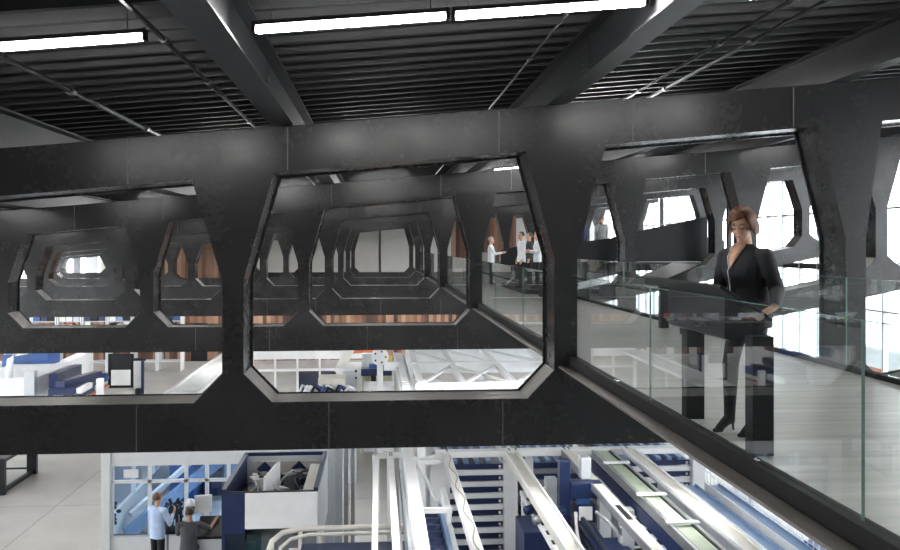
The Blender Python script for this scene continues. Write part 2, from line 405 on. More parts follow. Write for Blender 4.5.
# back-left window band
wt = thing('window_1', None, None); tag(wt, kind='structure')
b = nb(); box(b, (-24, 66.1, -5.6), (-15.5, 66.12, -.6)); obj('pane', b, WGLASS, wt)
for i in range(9): P('blind', [CREAM, mat('ochre_blind', (.45, .32, .12), .7), MGREY, WHITE][i*5 % 4], wt, (-23.9+.95*i, 65.9, -5.6), (-23.9+.95*i+(.45 if i % 3 else .75), 65.95, -.6))
for x in [-24+.95*i for i in range(10)]: P('mullion', LGREY, wt, (x-.05, 66, -5.6), (x+.05, 66.2, -.6))
for z in (-5.6, -3.9, -2.4, -.7): P('transom', MGREY, wt, (-24, 66.02, z), (-15.5, 66.18, z+.09))
# right glazed facade
n = 2
for (y0, y1) in ((-2, 10.8), (10.8, 21), (21, 31.5), (31.5, 41.8), (41.8, 52), (52, 66)):
    w = thing('window_%d' % n, None, None); tag(w, kind='structure'); n += 1
    b = nb(); box(b, (17.1, y0, -7), (17.115, y1, 3.0)); obj('pane', b, WGLASS, w)
    m = int((y1-y0)/1.45); 
    for i in range(m+1):
        yy = y0+(y1-y0)*i/m
        P('mullion', BLACK if i == 0 else LGREY, w, (17.02, yy-(.13 if i == 0 else .04), -7), (17.2, yy+(.13 if i == 0 else .04), 3.1))
    for z, h, mm in ((-7, .12, LGREY), (-4.6, .07, LGREY), (-2.3, .07, LGREY), (-.95, .22, BLACK), (1.2, .07, LGREY), (2.95, .1, LGREY)):
        P('transom', mm, w, (17.03, y0, z), (17.19, y1, z+h))
# wall behind the camera
b = nb(); box(b, (-24, -6.3, -7), (17.5, -6, 4.2)); struct('wall_front', b, mat('dark_wall_paint', (.16, .16, .165), .7, 0, .1, 2))
# left glazed facade
for (y0, y1) in ((-2, 10.8), (10.8, 21), (21, 31.5), (31.5, 41.8), (41.8, 52), (52, 66)):
    w = thing('window_%d' % n, None, None); tag(w, kind='structure'); n += 1
    b = nb(); box(b, (-24.2, y0, -6.2), (-24.185, y1, -.2)); obj('pane', b, WGLASS, w)
    m = int((y1-y0)/1.7)
    for i in range(m+1):
        yy = y0+(y1-y0)*i/m
        P('mullion', BLACK if i == 0 else LGREY, w, (-24.28, yy-.05, -6.2), (-24.1, yy+.05, -.15))
    for z in (-6.2, -3.4, -.5): P('transom', LGREY, w, (-24.27, y0, z), (-24.11, y1, z+.08))
# reclaimed wood walls
b = nb(); box(b, (-23.9, 54, -7), (7.4, 54.25, -2.62)); struct('wall_wood', b, WOOD)
b = nb(); box(b, (-15.2, 53.9, -2.62), (-8.4, 54.2, .9)); struct('wall_wood_upper', b, WOOD)
b = nb(); box(b, (4.55, 54.4, -7), (8.6, 54.7, 2.2)); struct('wall_wood_walkway', b, WOOD)
dn = 1
for px0, px1, mm in ((160, 167, MGREY), (193, 209, BLACK)):
    a = at(px0, 360.2, -7); c = at(px1, 360.2, -7)
    b = nb(); box(b, (a.x, 53.93, -6.98), (c.x, 53.99, -4.7)); o = struct('door_%d' % dn, b, mm); dn += 1
    b = nb(); box(b, (c.x-.22, 53.86, -6.05), (c.x-.16, 53.93, -5.85)); obj('door_handle', b, ZINC, o)
# outdoors
b = nb(); box(b, (17.5, -40, -7.35), (90, 120, -7.05)); struct('ground_outside', b, ASPH)
b = nb(); box(b, (-60, 66.3, -7.35), (17.5, 120, -7.05)); struct('ground_outside_back', b, ASPH)

# ------------------------------------------------------------------ skywalk
WX0, WX1, WZ = 2.44, 5.42, -1.45
b = nb(); box(b, (WX0+.05, 2.0, WZ-.16), (WX1-.05, 53.8, WZ)); struct('floor_walkway', b, WALKF)
for nm, xg, s, tx in (('left', WX0, -1, 'nearest side of the walkway, broad lower flange'), ('right', WX1, 1, 'far side of the walkway by the bright facade')):
    t = thing('edge_beam', 'dark bronze steel edge channel on the '+tx, 'beam')
    b = nb(); box(b, (min(xg-.055, xg+.055), 2.0, WZ-.065), (max(xg-.055, xg+.055), 53.8, WZ+.055), .006); obj('curb', b, mat('shaded_curb', (.010, .010, .011), .6, spec=.2), t)  # shade on the upright face painted in as a darker tone
    xa, xb = (xg+s*.185, xg+s*.03); P('flange', LITBRONZE, t, (min(xa, xb), 2.0, WZ-.088), (max(xa, xb), 53.8, WZ-.065))
    P('web', LITBRONZE, t, (xg-.03, 2.0, WZ-.14), (xg+.03, 53.8, WZ-.088))
    recentre(t)
def rail(x, ys, zt, where, group):
    for y0, y1 in zip(ys, ys[1:]):
        if x > 5 and y0 == 31.5: continue
        t = thing('glass_railing_panel', where(y0, y1), 'glass railing', group=group)
        b = nb(); box(b, (x-.008, y0+.008, WZ+.058), (x+.008, y1-.008, zt)); obj('pane', b, RAIL, t)
        P('top_edge', EDGE, t, (x-.0085, y0+.008, zt), (x+.0085, y1-.008, zt+.004))
        P('side_edge', EDGE, t, (x-.0085, y0+.004, WZ+.058), (x+.0085, y0+.008, zt+.004))
        recentre(t)
ysl = [2.1, 4.25, 7.73, 11.21, 14.7, 18.2, 21.7, 25.2, 28.7, 32.2, 35.7, 39.2, 42.7, 46.2, 49.7, 53.2]
ord_ = ['clear railing glass at the lower right corner', 'clear railing glass in front of the woman and her kiosk', 'clear railing glass just beyond the kiosk, reaching the nearest truss', 'clear railing glass right behind the nearest truss post', 'second clear railing glass beyond the nearest truss', 'clear railing glass below the man with the raised hand']
rail(WX0, ysl, -.382, lambda a, c: ord_[ysl.index(a)] if ysl.index(a) < 6 else 'small clear railing glass on the near side toward the far end', 'near side railing glass')
ysr = [2.1, 3.6, 6.7, 9.8, 12.9, 16.0, 19.1, 22.2, 25.3, 28.4, 31.5, 34.6, 37.7, 40.8, 43.9, 47.0, 50.1, 53.2]
ordr = {3.6: 'right-hand railing glass outside the frame', 6.7: 'far-side railing glass at the right edge before the outdoor view', 9.8: 'far-side railing glass behind the woman, at the right dark post', 12.9: 'far-side railing glass behind the smaller kiosk', 16.0: 'far-side railing glass left of the smaller kiosk', 19.1: 'far-side railing glass in front of the second truss post'}
rail(WX1, ysr, -.38, lambda a, c: ordr.get(a, 'small railing glass on the far side toward the end of the walk'), 'far side railing glass')

# black parapet of the ramped bridge behind the third truss, and its deck
t = thing('bridge_parapet', 'solid black sloping parapet behind the group of visitors', 'parapet')
pts = [(500, 250), (518, 246), (582, 242), (612, 238), (640, 231), (712, 216)]
up = [atd(px, py, 33.2) for px, py in pts]
lowz = [-.98, -.95, -.75, -.62, -.62, -.62]
b = nb(); poly = [(p.x, p.z) for p in up]+[(p.x, z) for p, z in list(zip(up, lowz))[::-1]]
prism_y(b, poly, 32.75, 32.83); obj('panel', b, BLACK, t)
P('deck', BLACK, t, (up[0].x, 32.84, -.98), (up[-1].x+.3, 34.6, -.66))
recentre(t)
# dark benches in the visitors area
def bench(lo, hi, label):
    t = thing('bench', label, 'bench')
    P('seat', BLACK, t, (lo[0], lo[1], hi[2]-.08), hi, .01)
    for x in (lo[0]+.02, hi[0]-.08):
        P('leg', BLACK, t, (x, lo[1]+.03, lo[2]), (x+.06, hi[1]-.03, hi[2]-.08))
    recentre(t)
bench((4.5, 23.0, WZ), (5.3, 24.6, WZ+.42), 'low black bench beside the far railing, behind the walkway glass')

# ------------------------------------------------------------------ kiosks
def kiosk(X, Y, hi_dx, sgn, label, L=1.5, zh=-.27, zl=-.50, w=.42, near_y=None):
    """slanted touch table; sgn +1: screen faces +X"""
    t = thing('touchscreen_kiosk', label, 'kiosk', (X, Y, WZ))
    # local coordinates: z from the floor
    hz, lz = zh-WZ, zl-WZ
    xh = hi_dx; xl = hi_dx+sgn*w
    y0, y1 = -L/2, L/2
    th = .028
    b = nb(); prism_x_pts = [(xh, hz), (xl, lz), (xl, lz-th), (xh, hz-th)]
    prism_y(b, prism_x_pts, y0, y1); o = obj('screen_case', b, BLACK, t)
    bv = o.modifiers.new('b', 'BEVEL'); bv.width = .006; bv.segments = 2
    k0, k1 = .08, .92
    f = lambda k: (xh+(xl-xh)*k, hz+(lz-hz)*k)
    a, c = f(k0), f(k1)
    b = nb(); prism_y(b, [(a[0], a[1]+.003), (c[0], c[1]+.003), (c[0], c[1]-.001), (a[0], a[1]-.001)], y0+.06, y1-.06); obj('screen', b, SCREEN, t)
    # wedge body
    a, c = f(.30), f(.86)
    zb = lz-.16
    b = nb(); prism_y(b, [(a[0], a[1]-th-.002), (c[0], c[1]-th-.002), (c[0], zb+.03), (a[0]+sgn*.04, zb-.02), (a[0], zb)], y0+.2, y1-.02); obj('housing', b, BLKG, t)
    # keyboard-like handle slot and cable loop in the housing
    b = nb(); pts = [(a[0]-sgn*.012, y0+.5+.04*i, zb+.06+.02*math.sin(i*.9)) for i in range(9)]; tube(b, pts, .006, 6); obj('cable', b, ZINC, t)
    for yy in ((y0, y1-.13) if sgn > 0 else (y0-.02, y1-.34)):
        b = nb(); x0 = (.12 if sgn > 0 else a[0]+sgn*.01)
        box(b, (min(x0, x0+sgn*.15), yy, 0), (max(x0, x0+sgn*.15), yy+.13, zb+.03), .004); obj('leg', b, BLACK, t)
    return t
kiosk(2.44, 6.55, -.11, 1, 'large black touchscreen kiosk the woman is leaning on, at the near glass', L=1.42, w=.37)
kiosk(4.85, 14.6, .40, -1, 'smaller-looking black touchscreen kiosk farther back, its grey screen facing the camera', L=1.42, zh=-.30, zl=-.56, w=.62)

# ------------------------------------------------------------------ people
def frame(fwd, up=Vector((0,0,1))):
    f = Vector(fwd).normalized(); l = Vector(up).cross(f).normalized(); u = f.cross(l)
    return f, l, u
def hand(bm, wrist, fwd, nrm, side, k=1., curl=.35):
    """fwd along fingers, nrm out of the palm, side +1 thumb towards fwd x nrm"""
    f = Vector(fwd).normalized(); n = Vector(nrm); n = (n-f*n.dot(f)).normalized(); s = f.cross(n)*side
    M = Matrix((s, f, n)).transposed()
    w = Vector(wrist)
    ell(bm, w+f*.05*k, (.040*k, .056*k, .017*k), M, 14)
    for i, (off, ln) in enumerate(((.028, .070), (.010, .078), (-.009, .072), (-.027, .056))):
        p = w+f*.088*k+s*off*k; a = curl*.5; d = (f*math.cos(a)+n*math.sin(a))
        q = p+d*ln*.45*k; a = curl*1.5; d = (f*math.cos(a)+n*math.sin(a)); r = q+d*ln*.33*k
        a = curl*2.4; d = (f*math.cos(a)+n*math.sin(a)); e = r+d*ln*.24*k
        cap(bm, p-f*.02*k, q, .0098*k, .0092*k, 8); cap(bm, q, r, .0092*k, .0086*k, 8); cap(bm, r, e, .0086*k, .0076*k, 8)
    p = w+f*.022*k+s*.026*k; d = (f*.65+s*.7+n*.25).normalized(); q = p+d*.042*k
    d2 = (f*.85+s*.3+n*.4).normalized(); cap(bm, p, q, .014*k, .011*k, 8); cap(bm, q, q+d2*.030*k, .0105*k, .0085*k, 8)

def remesh(o, v, sm=4):
    r = o.modifiers.new('r', 'REMESH'); r.mode = 'VOXEL'; r.voxel_size = v; r.use_smooth_shade = True
    s = o.modifiers.new('s', 'SMOOTH'); s.factor = .5; s.iterations = sm

def person(label, loc, rz, J, top, bot, hairm, hairkind='short', female=False, vox=.012, shoe=BOOT, short_sleeve=False, head_yaw=0, head_pitch=0, H=1.75, fingers=.35):
    """local frame: faces -Y, person's left is +X, origin on the floor"""
    t = thing('person', label, 'person', loc, rz)
    V = lambda p: Vector(p)
    s = H/1.75
    hipz = J['hip'][2]; pel = V(J['hip']); che = V(J['chest']); nk = V(J['neck']); hd = V(J['head'])
    RH = Matrix.Rotation(head_yaw, 3, 'Z') @ Matrix.Rotation(head_pitch, 3, 'X')
    g = 1.03 if female else 1.
    # body, one continuous skin
    b = nb()
    hp = lambda x, y, z: hd+RH@Vector((x*s*g, y*s*g, z*s*g))
    ell(b, hp(0, .016, .030), (.077*s*g, .096*s*g, .088*s*g), RH, 28)
    ell(b, hp(0, -.030, -.040), (.060*s*g, .062*s*g, .078*s*g), RH, 24)
    ell(b, hp(0, -.060, -.098), (.026*s*g, .026*s*g, .020*s*g), RH, 14)      # chin
    for x in (-1, 1):
        ell(b, hp(.034*x, -.058, -.040), (.026*s, .026*s, .028*s), RH, 14)   # cheeks
        ell(b, hp(.078*x, .012, -.012), (.009*s, .019*s, .030*s), RH, 12)    # ears
        ell(b, hp(.030*x, -.074, .024), (.024*s, .016*s, .010*s), RH, 12)    # brow ridge
    cap(b, hp(0, -.086, .010), hp(0, -.108, -.028), .008*s, .0125*s, 12)     # nose
    for x in (-1, 1): ell(b, hp(.010*x, -.100, -.033), (.009*s, .010*s, .008*s), RH, 10)
    ell(b, hp(0, -.088, -.064), (.024*s, .012*s, .011*s), RH, 12)            # mouth mound
    cap(b, nk-Vector((0, 0, .04)), hp(0, .012, -.06), .056*s*g, .050*s*g, 18)
    # inner trunk and limbs, thinner than the clothes
    cap(b, pel+Vector((0, 0, .05)), che, .085*s, .10*s, 16)
    cap(b, che, nk-Vector((0, 0, .02)), .10*s, .052*s, 16)
    cap(b, pel-Vector((.06, 0, 0)), pel+Vector((.06, 0, 0)), .085*s, .085*s, 14)
    for sd, sg in (('L', 1), ('R', -1)):
        sh, el, wr = V(J['sh'+sd]), V(J['el'+sd]), V(J['wr'+sd])
        cap(b, che+Vector((0, 0, .05)), sh, .06*s, .045*s, 12)
        cap(b, sh, el, .043*s*g, .035*s*g, 14); cap(b, el, wr, .036*s*g, .024*s*g, 14)
        hf = J.get('hf'+sd, (wr-el)); hn = J.get('hn'+sd, Vector((-sg, 0, 0)))
        f_ = Vector(hf).normalized(); n_ = Vector(hn); n_ = (n_-f_*n_.dot(f_)).normalized()
        sid = 1 if (f_.cross(n_)).dot(Vector(J.get('th'+sd, (0, -1, .3)))) > 0 else -1
        hand(b, wr, hf, hn, sid, s*g, fingers)
        hp_, kn, an = V(J['hp'+sd]), V(J['kn'+sd]), V(J['an'+sd])
        cap(b, hp_, kn, .070*s, .045*s, 14); cap(b, kn, an, .045*s, .030*s, 14)
        ft = Vector(J.get('ft'+sd, (0, -1, 0))); cap(b, an-Vector((0, 0, .03)), an+ft*(.06 if female else .10)*s-Vector((0, 0, .09 if female else .05)), .026*s, .022*s, 12)
    o = obj('body', b, SKIN, t, True); remesh(o, vox*.75, 3)
    # top
    b = nb()
    rx = (.175 if not female else .19)*s; ry = (.118 if not female else .138)*s
    wz = pel.z+.16*s
    wm = pel.lerp(che, .5)
    hem = J.get('hem', .02)
    loft(b, [(pel.z-hem-.10*s, pel.x, pel.y, rx*1.02, ry*1.05), (pel.z+.02*s, pel.x, pel.y, rx*1.0, ry*1.04), (wm.z, wm.x, wm.y, rx*(.86 if female else .95), ry*.95), (che.z, che.x, che.y-.01*s*(1 if female else 0), rx*1.0, ry*1.08), (che.z+.10*s, (che.x+nk.x)/2, (che.y+nk.y)/2, rx*1.03, ry*.92), (nk.z-.055*s, nk.x, nk.y, rx*.72, ry*.70), (nk.z-.012*s, nk.x, nk.y, .062*s, .062*s)])
    if female:
        for x in (-1, 1): ell(b, che+Vector((.072*x*s, -.085*s, -.01)), (.07*s, .065*s, .068*s))
    for sd in 'LR':
        sh, el, wr = V(J['sh'+sd]), V(J['el'+sd]), V(J['wr'+sd])
        cap(b, nk.lerp(sh, .45)-Vector((0, 0, (.052 if female else .040)*s)), sh, .058*s, .066*s*g, 16)
        ell(b, sh, (.064*s, .064*s, .066*s))
        if short_sleeve: cap(b, sh, sh.lerp(el, .85), .062*s, .056*s, 16)
        else:
            fk = 1.14 if female else 1.; cap(b, sh, el, .061*s*fk, .050*s*fk, 16); cap(b, el, el.lerp(wr, .93), .050*s*fk, .036*s*fk, 16)
            if female:                                                      # bunched sleeve folds
                for k in range(5):
                    p = el.lerp(wr, -.15+.2*k); d = (wr-el).normalized()
                    tube(b, [p-d*.012, p, p+d*.012], [.040, .052-.003*k, .038], 14)
    o = obj('jacket' if female else ('t_shirt' if short_sleeve else 'shirt'), b, top, t, True); remesh(o, vox, 3)
    # trousers
    b = nb(); ell(b, pel-Vector((0, 0, .0)), (rx*.96, ry*1.0, .12*s))
    for sd in 'LR':
        hp_, kn, an = V(J['hp'+sd]), V(J['kn'+sd]), V(J['an'+sd])
        cap(b, hp_, kn, .088*s, .060*s*g, 18); cap(b, kn, an+(kn-an).normalized()*.02, .062*s*g, .044*s if female else .058*s, 18)
    o = obj('trousers', b, bot, t, True); remesh(o, vox, 3)
    # shoes
    for sd in 'LR':
        an = V(J['an'+sd]); ft = Vector(J.get('ft'+sd, (0, -1, 0))).normalized(); b = nb()
        if female:
            heel = an-ft*.030; sole = an.z
            cap(b, an+Vector((0, 0, .03)), an-Vector((0, 0, .05)), .046, .042, 14)
            cap(b, an-Vector((0, 0, .035)), Vector((an.x, an.y, 0))+ft*.115+Vector((0, 0, .030)), .044, .030, 14)
            cap(b, Vector((an.x, an.y, 0))+ft*.10+Vector((0, 0, .022)), Vector((an.x, an.y, 0))+ft*.165+Vector((0, 0, .018)), .028, .017, 14)
            o = obj('boot', b, shoe, t, True); remesh(o, .006, 3)
            b = nb(); hb = Vector((heel.x, heel.y, 0)); tube(b, [hb-ft*.012, hb-ft*.008+Vector((0, 0, .04)), hb+Vector((0, 0, .085))], [.009, .010, .024], 10); obj('heel', b, shoe, o, True)
            b = nb(); c = an+Vector((0, 0, .055)); tube(b, [c-Vector((0, 0, .004)), c+Vector((0, 0, .004))], [.046, .046], 16); obj('ankle_strap', b, ZINC, o)
        else:
            cap(b, an-ft*.03-Vector((0, 0, .03*s)), an+ft*.16*s-Vector((0, 0, an.z-.032)), .040, .034, 12)
            o = obj('shoe', b, shoe, t, True)
    # hair
    b = nb()
    hc = Vector((0, .014, .030)); R = (.100, .118, .106) if hairkind == 'bob' else (.087, .106, .098)
    NA, NT = 48, 16; rings = []
    for i in range(NT+1):
        ring = []
        for k in range(NA):
            az = 2*math.pi*k/NA                                              # 0 = back(+Y)
            front = abs(((az+math.pi) % (2*math.pi))-math.pi)                # 0 at the back, pi at the face
            if hairkind == 'bob':
                side = math.sin(az)
                hem = -.140+.015*front if front < 1.95 else (-.111+(.150+.03*side)*min(1, (front-1.95)/.45))
            else:
                hem = -.045 if front < 1.5 else (-.045+.105*min(1, (front-1.5)/.5))
            u = i/NT
            top_z = R[2]; L_top = 1.5; zt = hem
            # arc from crown to the hem level
            if zt >= 0: ph = math.acos(min(1, zt/top_z))*u; dz = 0
            else:
                arc = math.pi/2*.10; tot = arc+(-zt)
                L = u*tot
                if L < arc: ph = math.pi/2*L/arc; dz = 0
                else: ph = math.pi/2; dz = -(L-arc)
            flare = 1+(.14*math.sin(min(1, -dz/.125)*math.pi*.8) if hairkind == 'bob' else -.9*(-dz))
            wob = 1+(.025 if hairkind == 'bob' else .012)*math.sin(k*2.6+i*.5)+.012*math.sin(k*5.1)
            rr = math.sin(ph)*flare*wob
            p = hc+Vector((math.sin(az)*R[0]*rr, math.cos(az)*R[1]*rr, math.cos(ph)*R[2]+dz))
            ring.append(b.verts.new(hd+RH@(p*s*g)))
        rings.append(ring)
    for A, B in zip(rings, rings[1:]):
        for k in range(NA):
            try: b.faces.new((A[k], B[k], B[(k+1)%NA], A[(k+1)%NA]))
            except ValueError: pass
    bmesh.ops.remove_doubles(b, verts=b.verts[:], dist=.0005)
    o = obj('hair', b, hairm, t, True)
    so = o.modifiers.new('s', 'SOLIDIFY'); so.thickness = .010*s; so.offset = -1
    # face marks
    for x in (-1, 1):
        b = nb(); tube(b, [hp(x*.014, -.094, .026), hp(x*.030, -.093, .033), hp(x*.047, -.078, .027)], .0036*s, 6); obj('eyebrow', b, HAIRD, t)
        b = nb(); tube(b, [hp(x*.017, -.088, -.002), hp(x*.031, -.090, -.007), hp(x*.045, -.078, -.002)], .0042*s, 6); obj('eyelash', b, HAIRD, t)
    b = nb(); ell(b, hp(0, -.098, -.064), (.022*s, .007*s, .0065*s), RH, 12); obj('lips', b, LIP, t, True)
    return t, hp

def stand(s=1., **k):
    J = dict(hip=(0, 0, .93*s), chest=(0, 0, 1.27*s), neck=(0, .005, 1.47*s), head=(0, -.012, 1.625*s),
             shL=(.185*s, 0, 1.40*s), elL=(.225*s, .02, 1.12*s), wrL=(.225*s, -.06, .88*s), shR=(-.185*s, 0, 1.40*s), elR=(-.225*s, .02, 1.12*s), wrR=(-.225*s, -.06, .88*s),
             hpL=(.085*s, 0, .90*s), knL=(.095*s, -.01, .49*s), anL=(.10*s, 0, .09), hpR=(-.085*s, 0, .90*s), knR=(-.095*s, -.01, .49*s), anR=(-.10*s, 0, .09))
    J.update(k); return J

# the woman: faces -X and a little towards the camera
wloc = Vector((2.84, 6.6, WZ)); face = Vector((-.90, -.43, 0)).normalized()
wrz = math.atan2(face.x, -face.y)        # local -Y -> face
Rw = Matrix.Rotation(wrz, 3, 'Z')
def loc_of(p): return Rw.inverted()@(Vector(p)-wloc)
cL = loc_of((2.73, 6.02, -.475))          # near low corner of the kiosk, left hand
cR = loc_of((2.66, 6.90, -.40))
up_ = Vector((0, 0, 1))
J = stand(1., hip=(0, .03, .98), chest=(0, -.0, 1.27), neck=(0, -.015, 1.47), head=(0, -.050, 1.612),
          shL=(.188, -.01, 1.358), elL=(.250, .05, 1.10), wrL=tuple(cL+Vector((.03, .06, .035))), shR=(-.188, -.01, 1.358), elR=(-.24, -.03, 1.11), wrR=tuple(cR+Vector((0, .05, .03))),
          hpL=(.085, .03, .93), knL=(.10, -.03, .53), anL=(.105, -.03, .135), hpR=(-.085, .03, .93), knR=(-.10, -.06, .53), anR=(-.12, -.05, .135),
          hfL=(-.12, -1, -.42), hnL=(0, .3, -1), thL=(-1, 0, 0), hfR=(.1, -1, -.15), hnR=(0, 0, -1), thR=(1, 0, 0), hem=.06)
w, hp = person('woman in black collarless jacket with brown bob, leaning on the large kiosk', wloc, wrz, J, CLOTH, TROU, HAIRB, 'bob', True, .0085, head_yaw=math.radians(22), head_pitch=math.radians(24), fingers=.28)
# neckline, piping, necklace
def chestpt(x, z, off=.0):
    prof = [(.90, .03, .19, .145), (1.12, .015, .163, .132), (1.27, -.01, .19, .149), (1.37, -.015, .195, .127), (1.415, -.015, .137, .097), (1.458, -.015, .068, .066), (1.6, -.015, .068, .066)]
    for (z0, c0, a0, b0), (z1, c1, a1, b1) in zip(prof, prof[1:]):
        if z0 <= z <= z1:
            k = (z-z0)/(z1-z0); cy, rx, ry = c0+(c1-c0)*k, a0+(a1-a0)*k, b0+(b1-b0)*k
    return Vector((x, cy-ry*math.sqrt(max(0, 1-(x/rx)**2))-off, z))
b = nb()
L1 = [(-.050, 1.462), (-.058, 1.435), (-.052, 1.41), (-.046, 1.36), (-.032, 1.31), (-.018, 1.275)]; R1 = [(.054, 1.462), (.062, 1.435), (.056, 1.41), (.040, 1.36), (.014, 1.31), (-.012, 1.272)]
vs = []
for (xa, za), (xb, zb_) in zip(L1, R1):
    vs.append([b.verts.new(chestpt(xa+(xb-xa)*k/4, za+(zb_-za)*k/4, .012)) for k in range(5)])
for A, B in zip(vs, vs[1:]):
    for k in range(4): b.faces.new((A[k], A[k+1], B[k+1], B[k]))
o = obj('neckline', b, SKIN, w, True); so = o.modifiers.new('s', 'SOLIDIFY'); so.thickness = .03; so.offset = -1
PIPE = mat('white_piping', (.75, .75, .75), .6)
b = nb(); pts = [chestpt(x, z, .014) for x, z in L1]+[chestpt(-.022-.02*k/8, 1.25-.04*k, .030 if k < 5 else .012) for k in range(9)]
tube(b, pts, .0042, 6); obj('piping', b, PIPE, w, True)
b = nb(); tube(b, [chestpt(x, z, .012) for x, z in R1], .0035, 6); obj('lapel_edge', b, mat('pale_edge', (.4, .33, .28), .6), w, True)
GOLD = mat('gold', (.8, .5, .2), .3, .9)
b = nb(); tube(b, [chestpt(.050*math.sin(a), 1.375+.050*(1-math.cos(a)), .016) for a in [(-1.2+.3*k) for k in range(9)]], .003, 6); obj('necklace', b, GOLD, w, True)
b = nb(); wl = Vector(J['wrL']); d = (wl-Vector(J['elL'])).normalized(); tube(b, [wl-d*.012, wl], [.031, .031], 14); obj('bracelet', b, ZINC, w, True)

def put(px, py_feet, z=WZ): return at(px, py_feet, z)
# visitors on the walkway
p = put(491, 285.5)
person('grey-haired man in white shirt and dark jeans gesturing with one hand', p, math.radians(80), stand(1.0, wrR=(-.20, -.40, 1.17), elR=(-.22, -.14, 1.13), hfR=(0, -1, .2), hnR=(1, 0, .2), wrL=(.16, -.30, 1.16), elL=(.23, -.02, 1.12)), SHIRTW, mat('dark_blue_denim', (.02, .03, .06), .8), HAIRG, vox=.014)
for px, py, rz, lab, hk, kw in ((521.5, 288, -82, 'dark-haired visitor in white shirt, left of the three listening by the black parapet', HAIRD, {}),
                            (529.5, 285.0, -86, 'visitor half hidden in the middle of the three listening, dark vest', HAIRD, {'top': mat('dark_vest_cloth', (.03, .03, .035), .8)}),
                            (537.5, 288.5, -92, 'grey-haired visitor in white shirt, right of the three listening, arms folded', HAIRG, {'wrL': (.02, -.24, 1.15), 'wrR': (-.02, -.26, 1.12)})):
    p = at(px, py, WZ+.12); topm = kw.pop('top', SHIRTW)
    person(lab, p, math.radians(rz), stand(1.0, **kw), topm, TROU, hk, vox=.015, H=1.76)
t = thing('podium', 'low black podium under the three listening visitors', 'podium'); P('slab', BLACK, t, (4.3, 25.6, WZ), (5.32, 30.5, WZ+.12)); recentre(t)
# two behind the sloping parapet
pp = atd(602, 250, 34.2)
person('man in white shirt with a hand at his chin, behind the sloping black parapet', (pp.x, pp.y, -.655), math.radians(-40), stand(1., wrR=(-.03, -.20, 1.49), elR=(-.2, -.16, 1.16), hfR=(.1, .1, 1), hnR=(0, 1, 0)), SHIRTW, TROU, HAIRD, vox=.015)
pp = atd(581.5, 250, 34.2)
person('person in blue sleeve mostly hidden by the truss post, behind the parapet', (pp.x, pp.y, -.655), math.radians(30), stand(1.), mat('blue_check_cloth', (.04, .05, .12), .8), TROU, HAIRD, vox=.015)
# two men on the shop floor
p = at(157.5, 577, -7.0)
person('man in pale blue shirt standing at the machine console, seen from behind', p, math.radians(150), stand(1.02, wrR=(-.10, -.36, 1.25), elR=(-.24, -.10, 1.12), hfR=(.1, -.6, .8), hnR=(1, 0, 0), wrL=(.12, -.34, 1.15), elL=(.24, -.08, 1.12)), SHIRTB, TROU, mat('auburn_hair', (.16, .075, .035), .6), vox=.014, H=1.78)
# seated man
p = at(189, 582, -7.0)
Js = stand(1., hip=(0, .05, .56), chest=(0, -.02, .90), neck=(0, -.05, 1.10), head=(0, -.08, 1.255), shL=(.20, -.03, 1.03), elL=(.26, -.16, .78), wrL=(.16, -.40, .80),
           shR=(-.20, -.03, 1.03), elR=(-.40, -.20, .90), wrR=(-.52, -.42, 1.02), hpL=(.10, .02, .54), knL=(.16, -.42, .55), anL=(.16, -.40, .09), hpR=(-.10, .02, .54), knR=(-.16, -.42, .55), anR=(-.16, -.40, .09))
Js['wrR'], Js['elR'] = (-.50, -.42, 1.02), (-.40, -.18, .88)
for k_, v_ in list(Js.items()):
    if k_[:2] in ('hi', 'ch', 'ne', 'he', 'sh', 'el', 'wr', 'hp') and len(k_) > 2 and not k_.startswith('hem'): Js[k_] = (v_[0], v_[1], v_[2]+.16)
Js['knL'] = (.17, -.36, .66); Js['knR'] = (-.17, -.36, .66); Js['anL'] = (.17, -.20, .24); Js['anR'] = (-.17, -.20, .24)
person('seated man in charcoal T-shirt reaching to the console, seen from behind', p, math.radians(182), Js, TEEG, TROU, HAIRD, vox=.014, short_sleeve=True, H=1.8)
for k_ in list(Js): pass
t = thing('stool', 'dark work stool under the seated man in charcoal', 'stool', p-Vector((0, .05, 0)))
b = nb(); tube(b, [(0, 0, .56), (0, 0, .60)], .17, 20); obj('seat', b, BLACK, t)
b = nb(); tube(b, [(0, 0, .05), (0, 0, .56)], .03, 10); obj('column', b, ZINC, t)
for k_ in range(5):
    a = k_*math.tau/5; b = nb(); bar(b, (0, 0, .05), (.24*math.cos(a), .24*math.sin(a), .03), .04, .03); obj('leg', b, BLACK, t)

#LOWER_BEGIN
# ------------------------------------------------------------------ shop floor (z is relative to the eye; floor at -7)
FZ = -7.0
# black steel table frame at the far left
t = thing('work_table', 'black steel frame table on the bare concrete at the left edge', 'table')
for yy in (25.6, 27.9):
    for xx in (-12.6, -10.55): P('leg', BLACK, t, (xx-.14, yy-.07, FZ), (xx+.14, yy+.07, -6.05))
for xx in (-12.6, -10.55): P('foot_rail', BLACK, t, (xx-.05, 25.6, FZ), (xx+.05, 27.9, FZ+.12))
P('table_top', BLACK, t, (-12.8, 25.4, -6.05), (-10.35, 28.1, -5.96))
P('cross_rail', BLACK, t, (-12.6, 27.85, FZ+.15), (-10.55, 27.9, FZ+.2)); recentre(t)

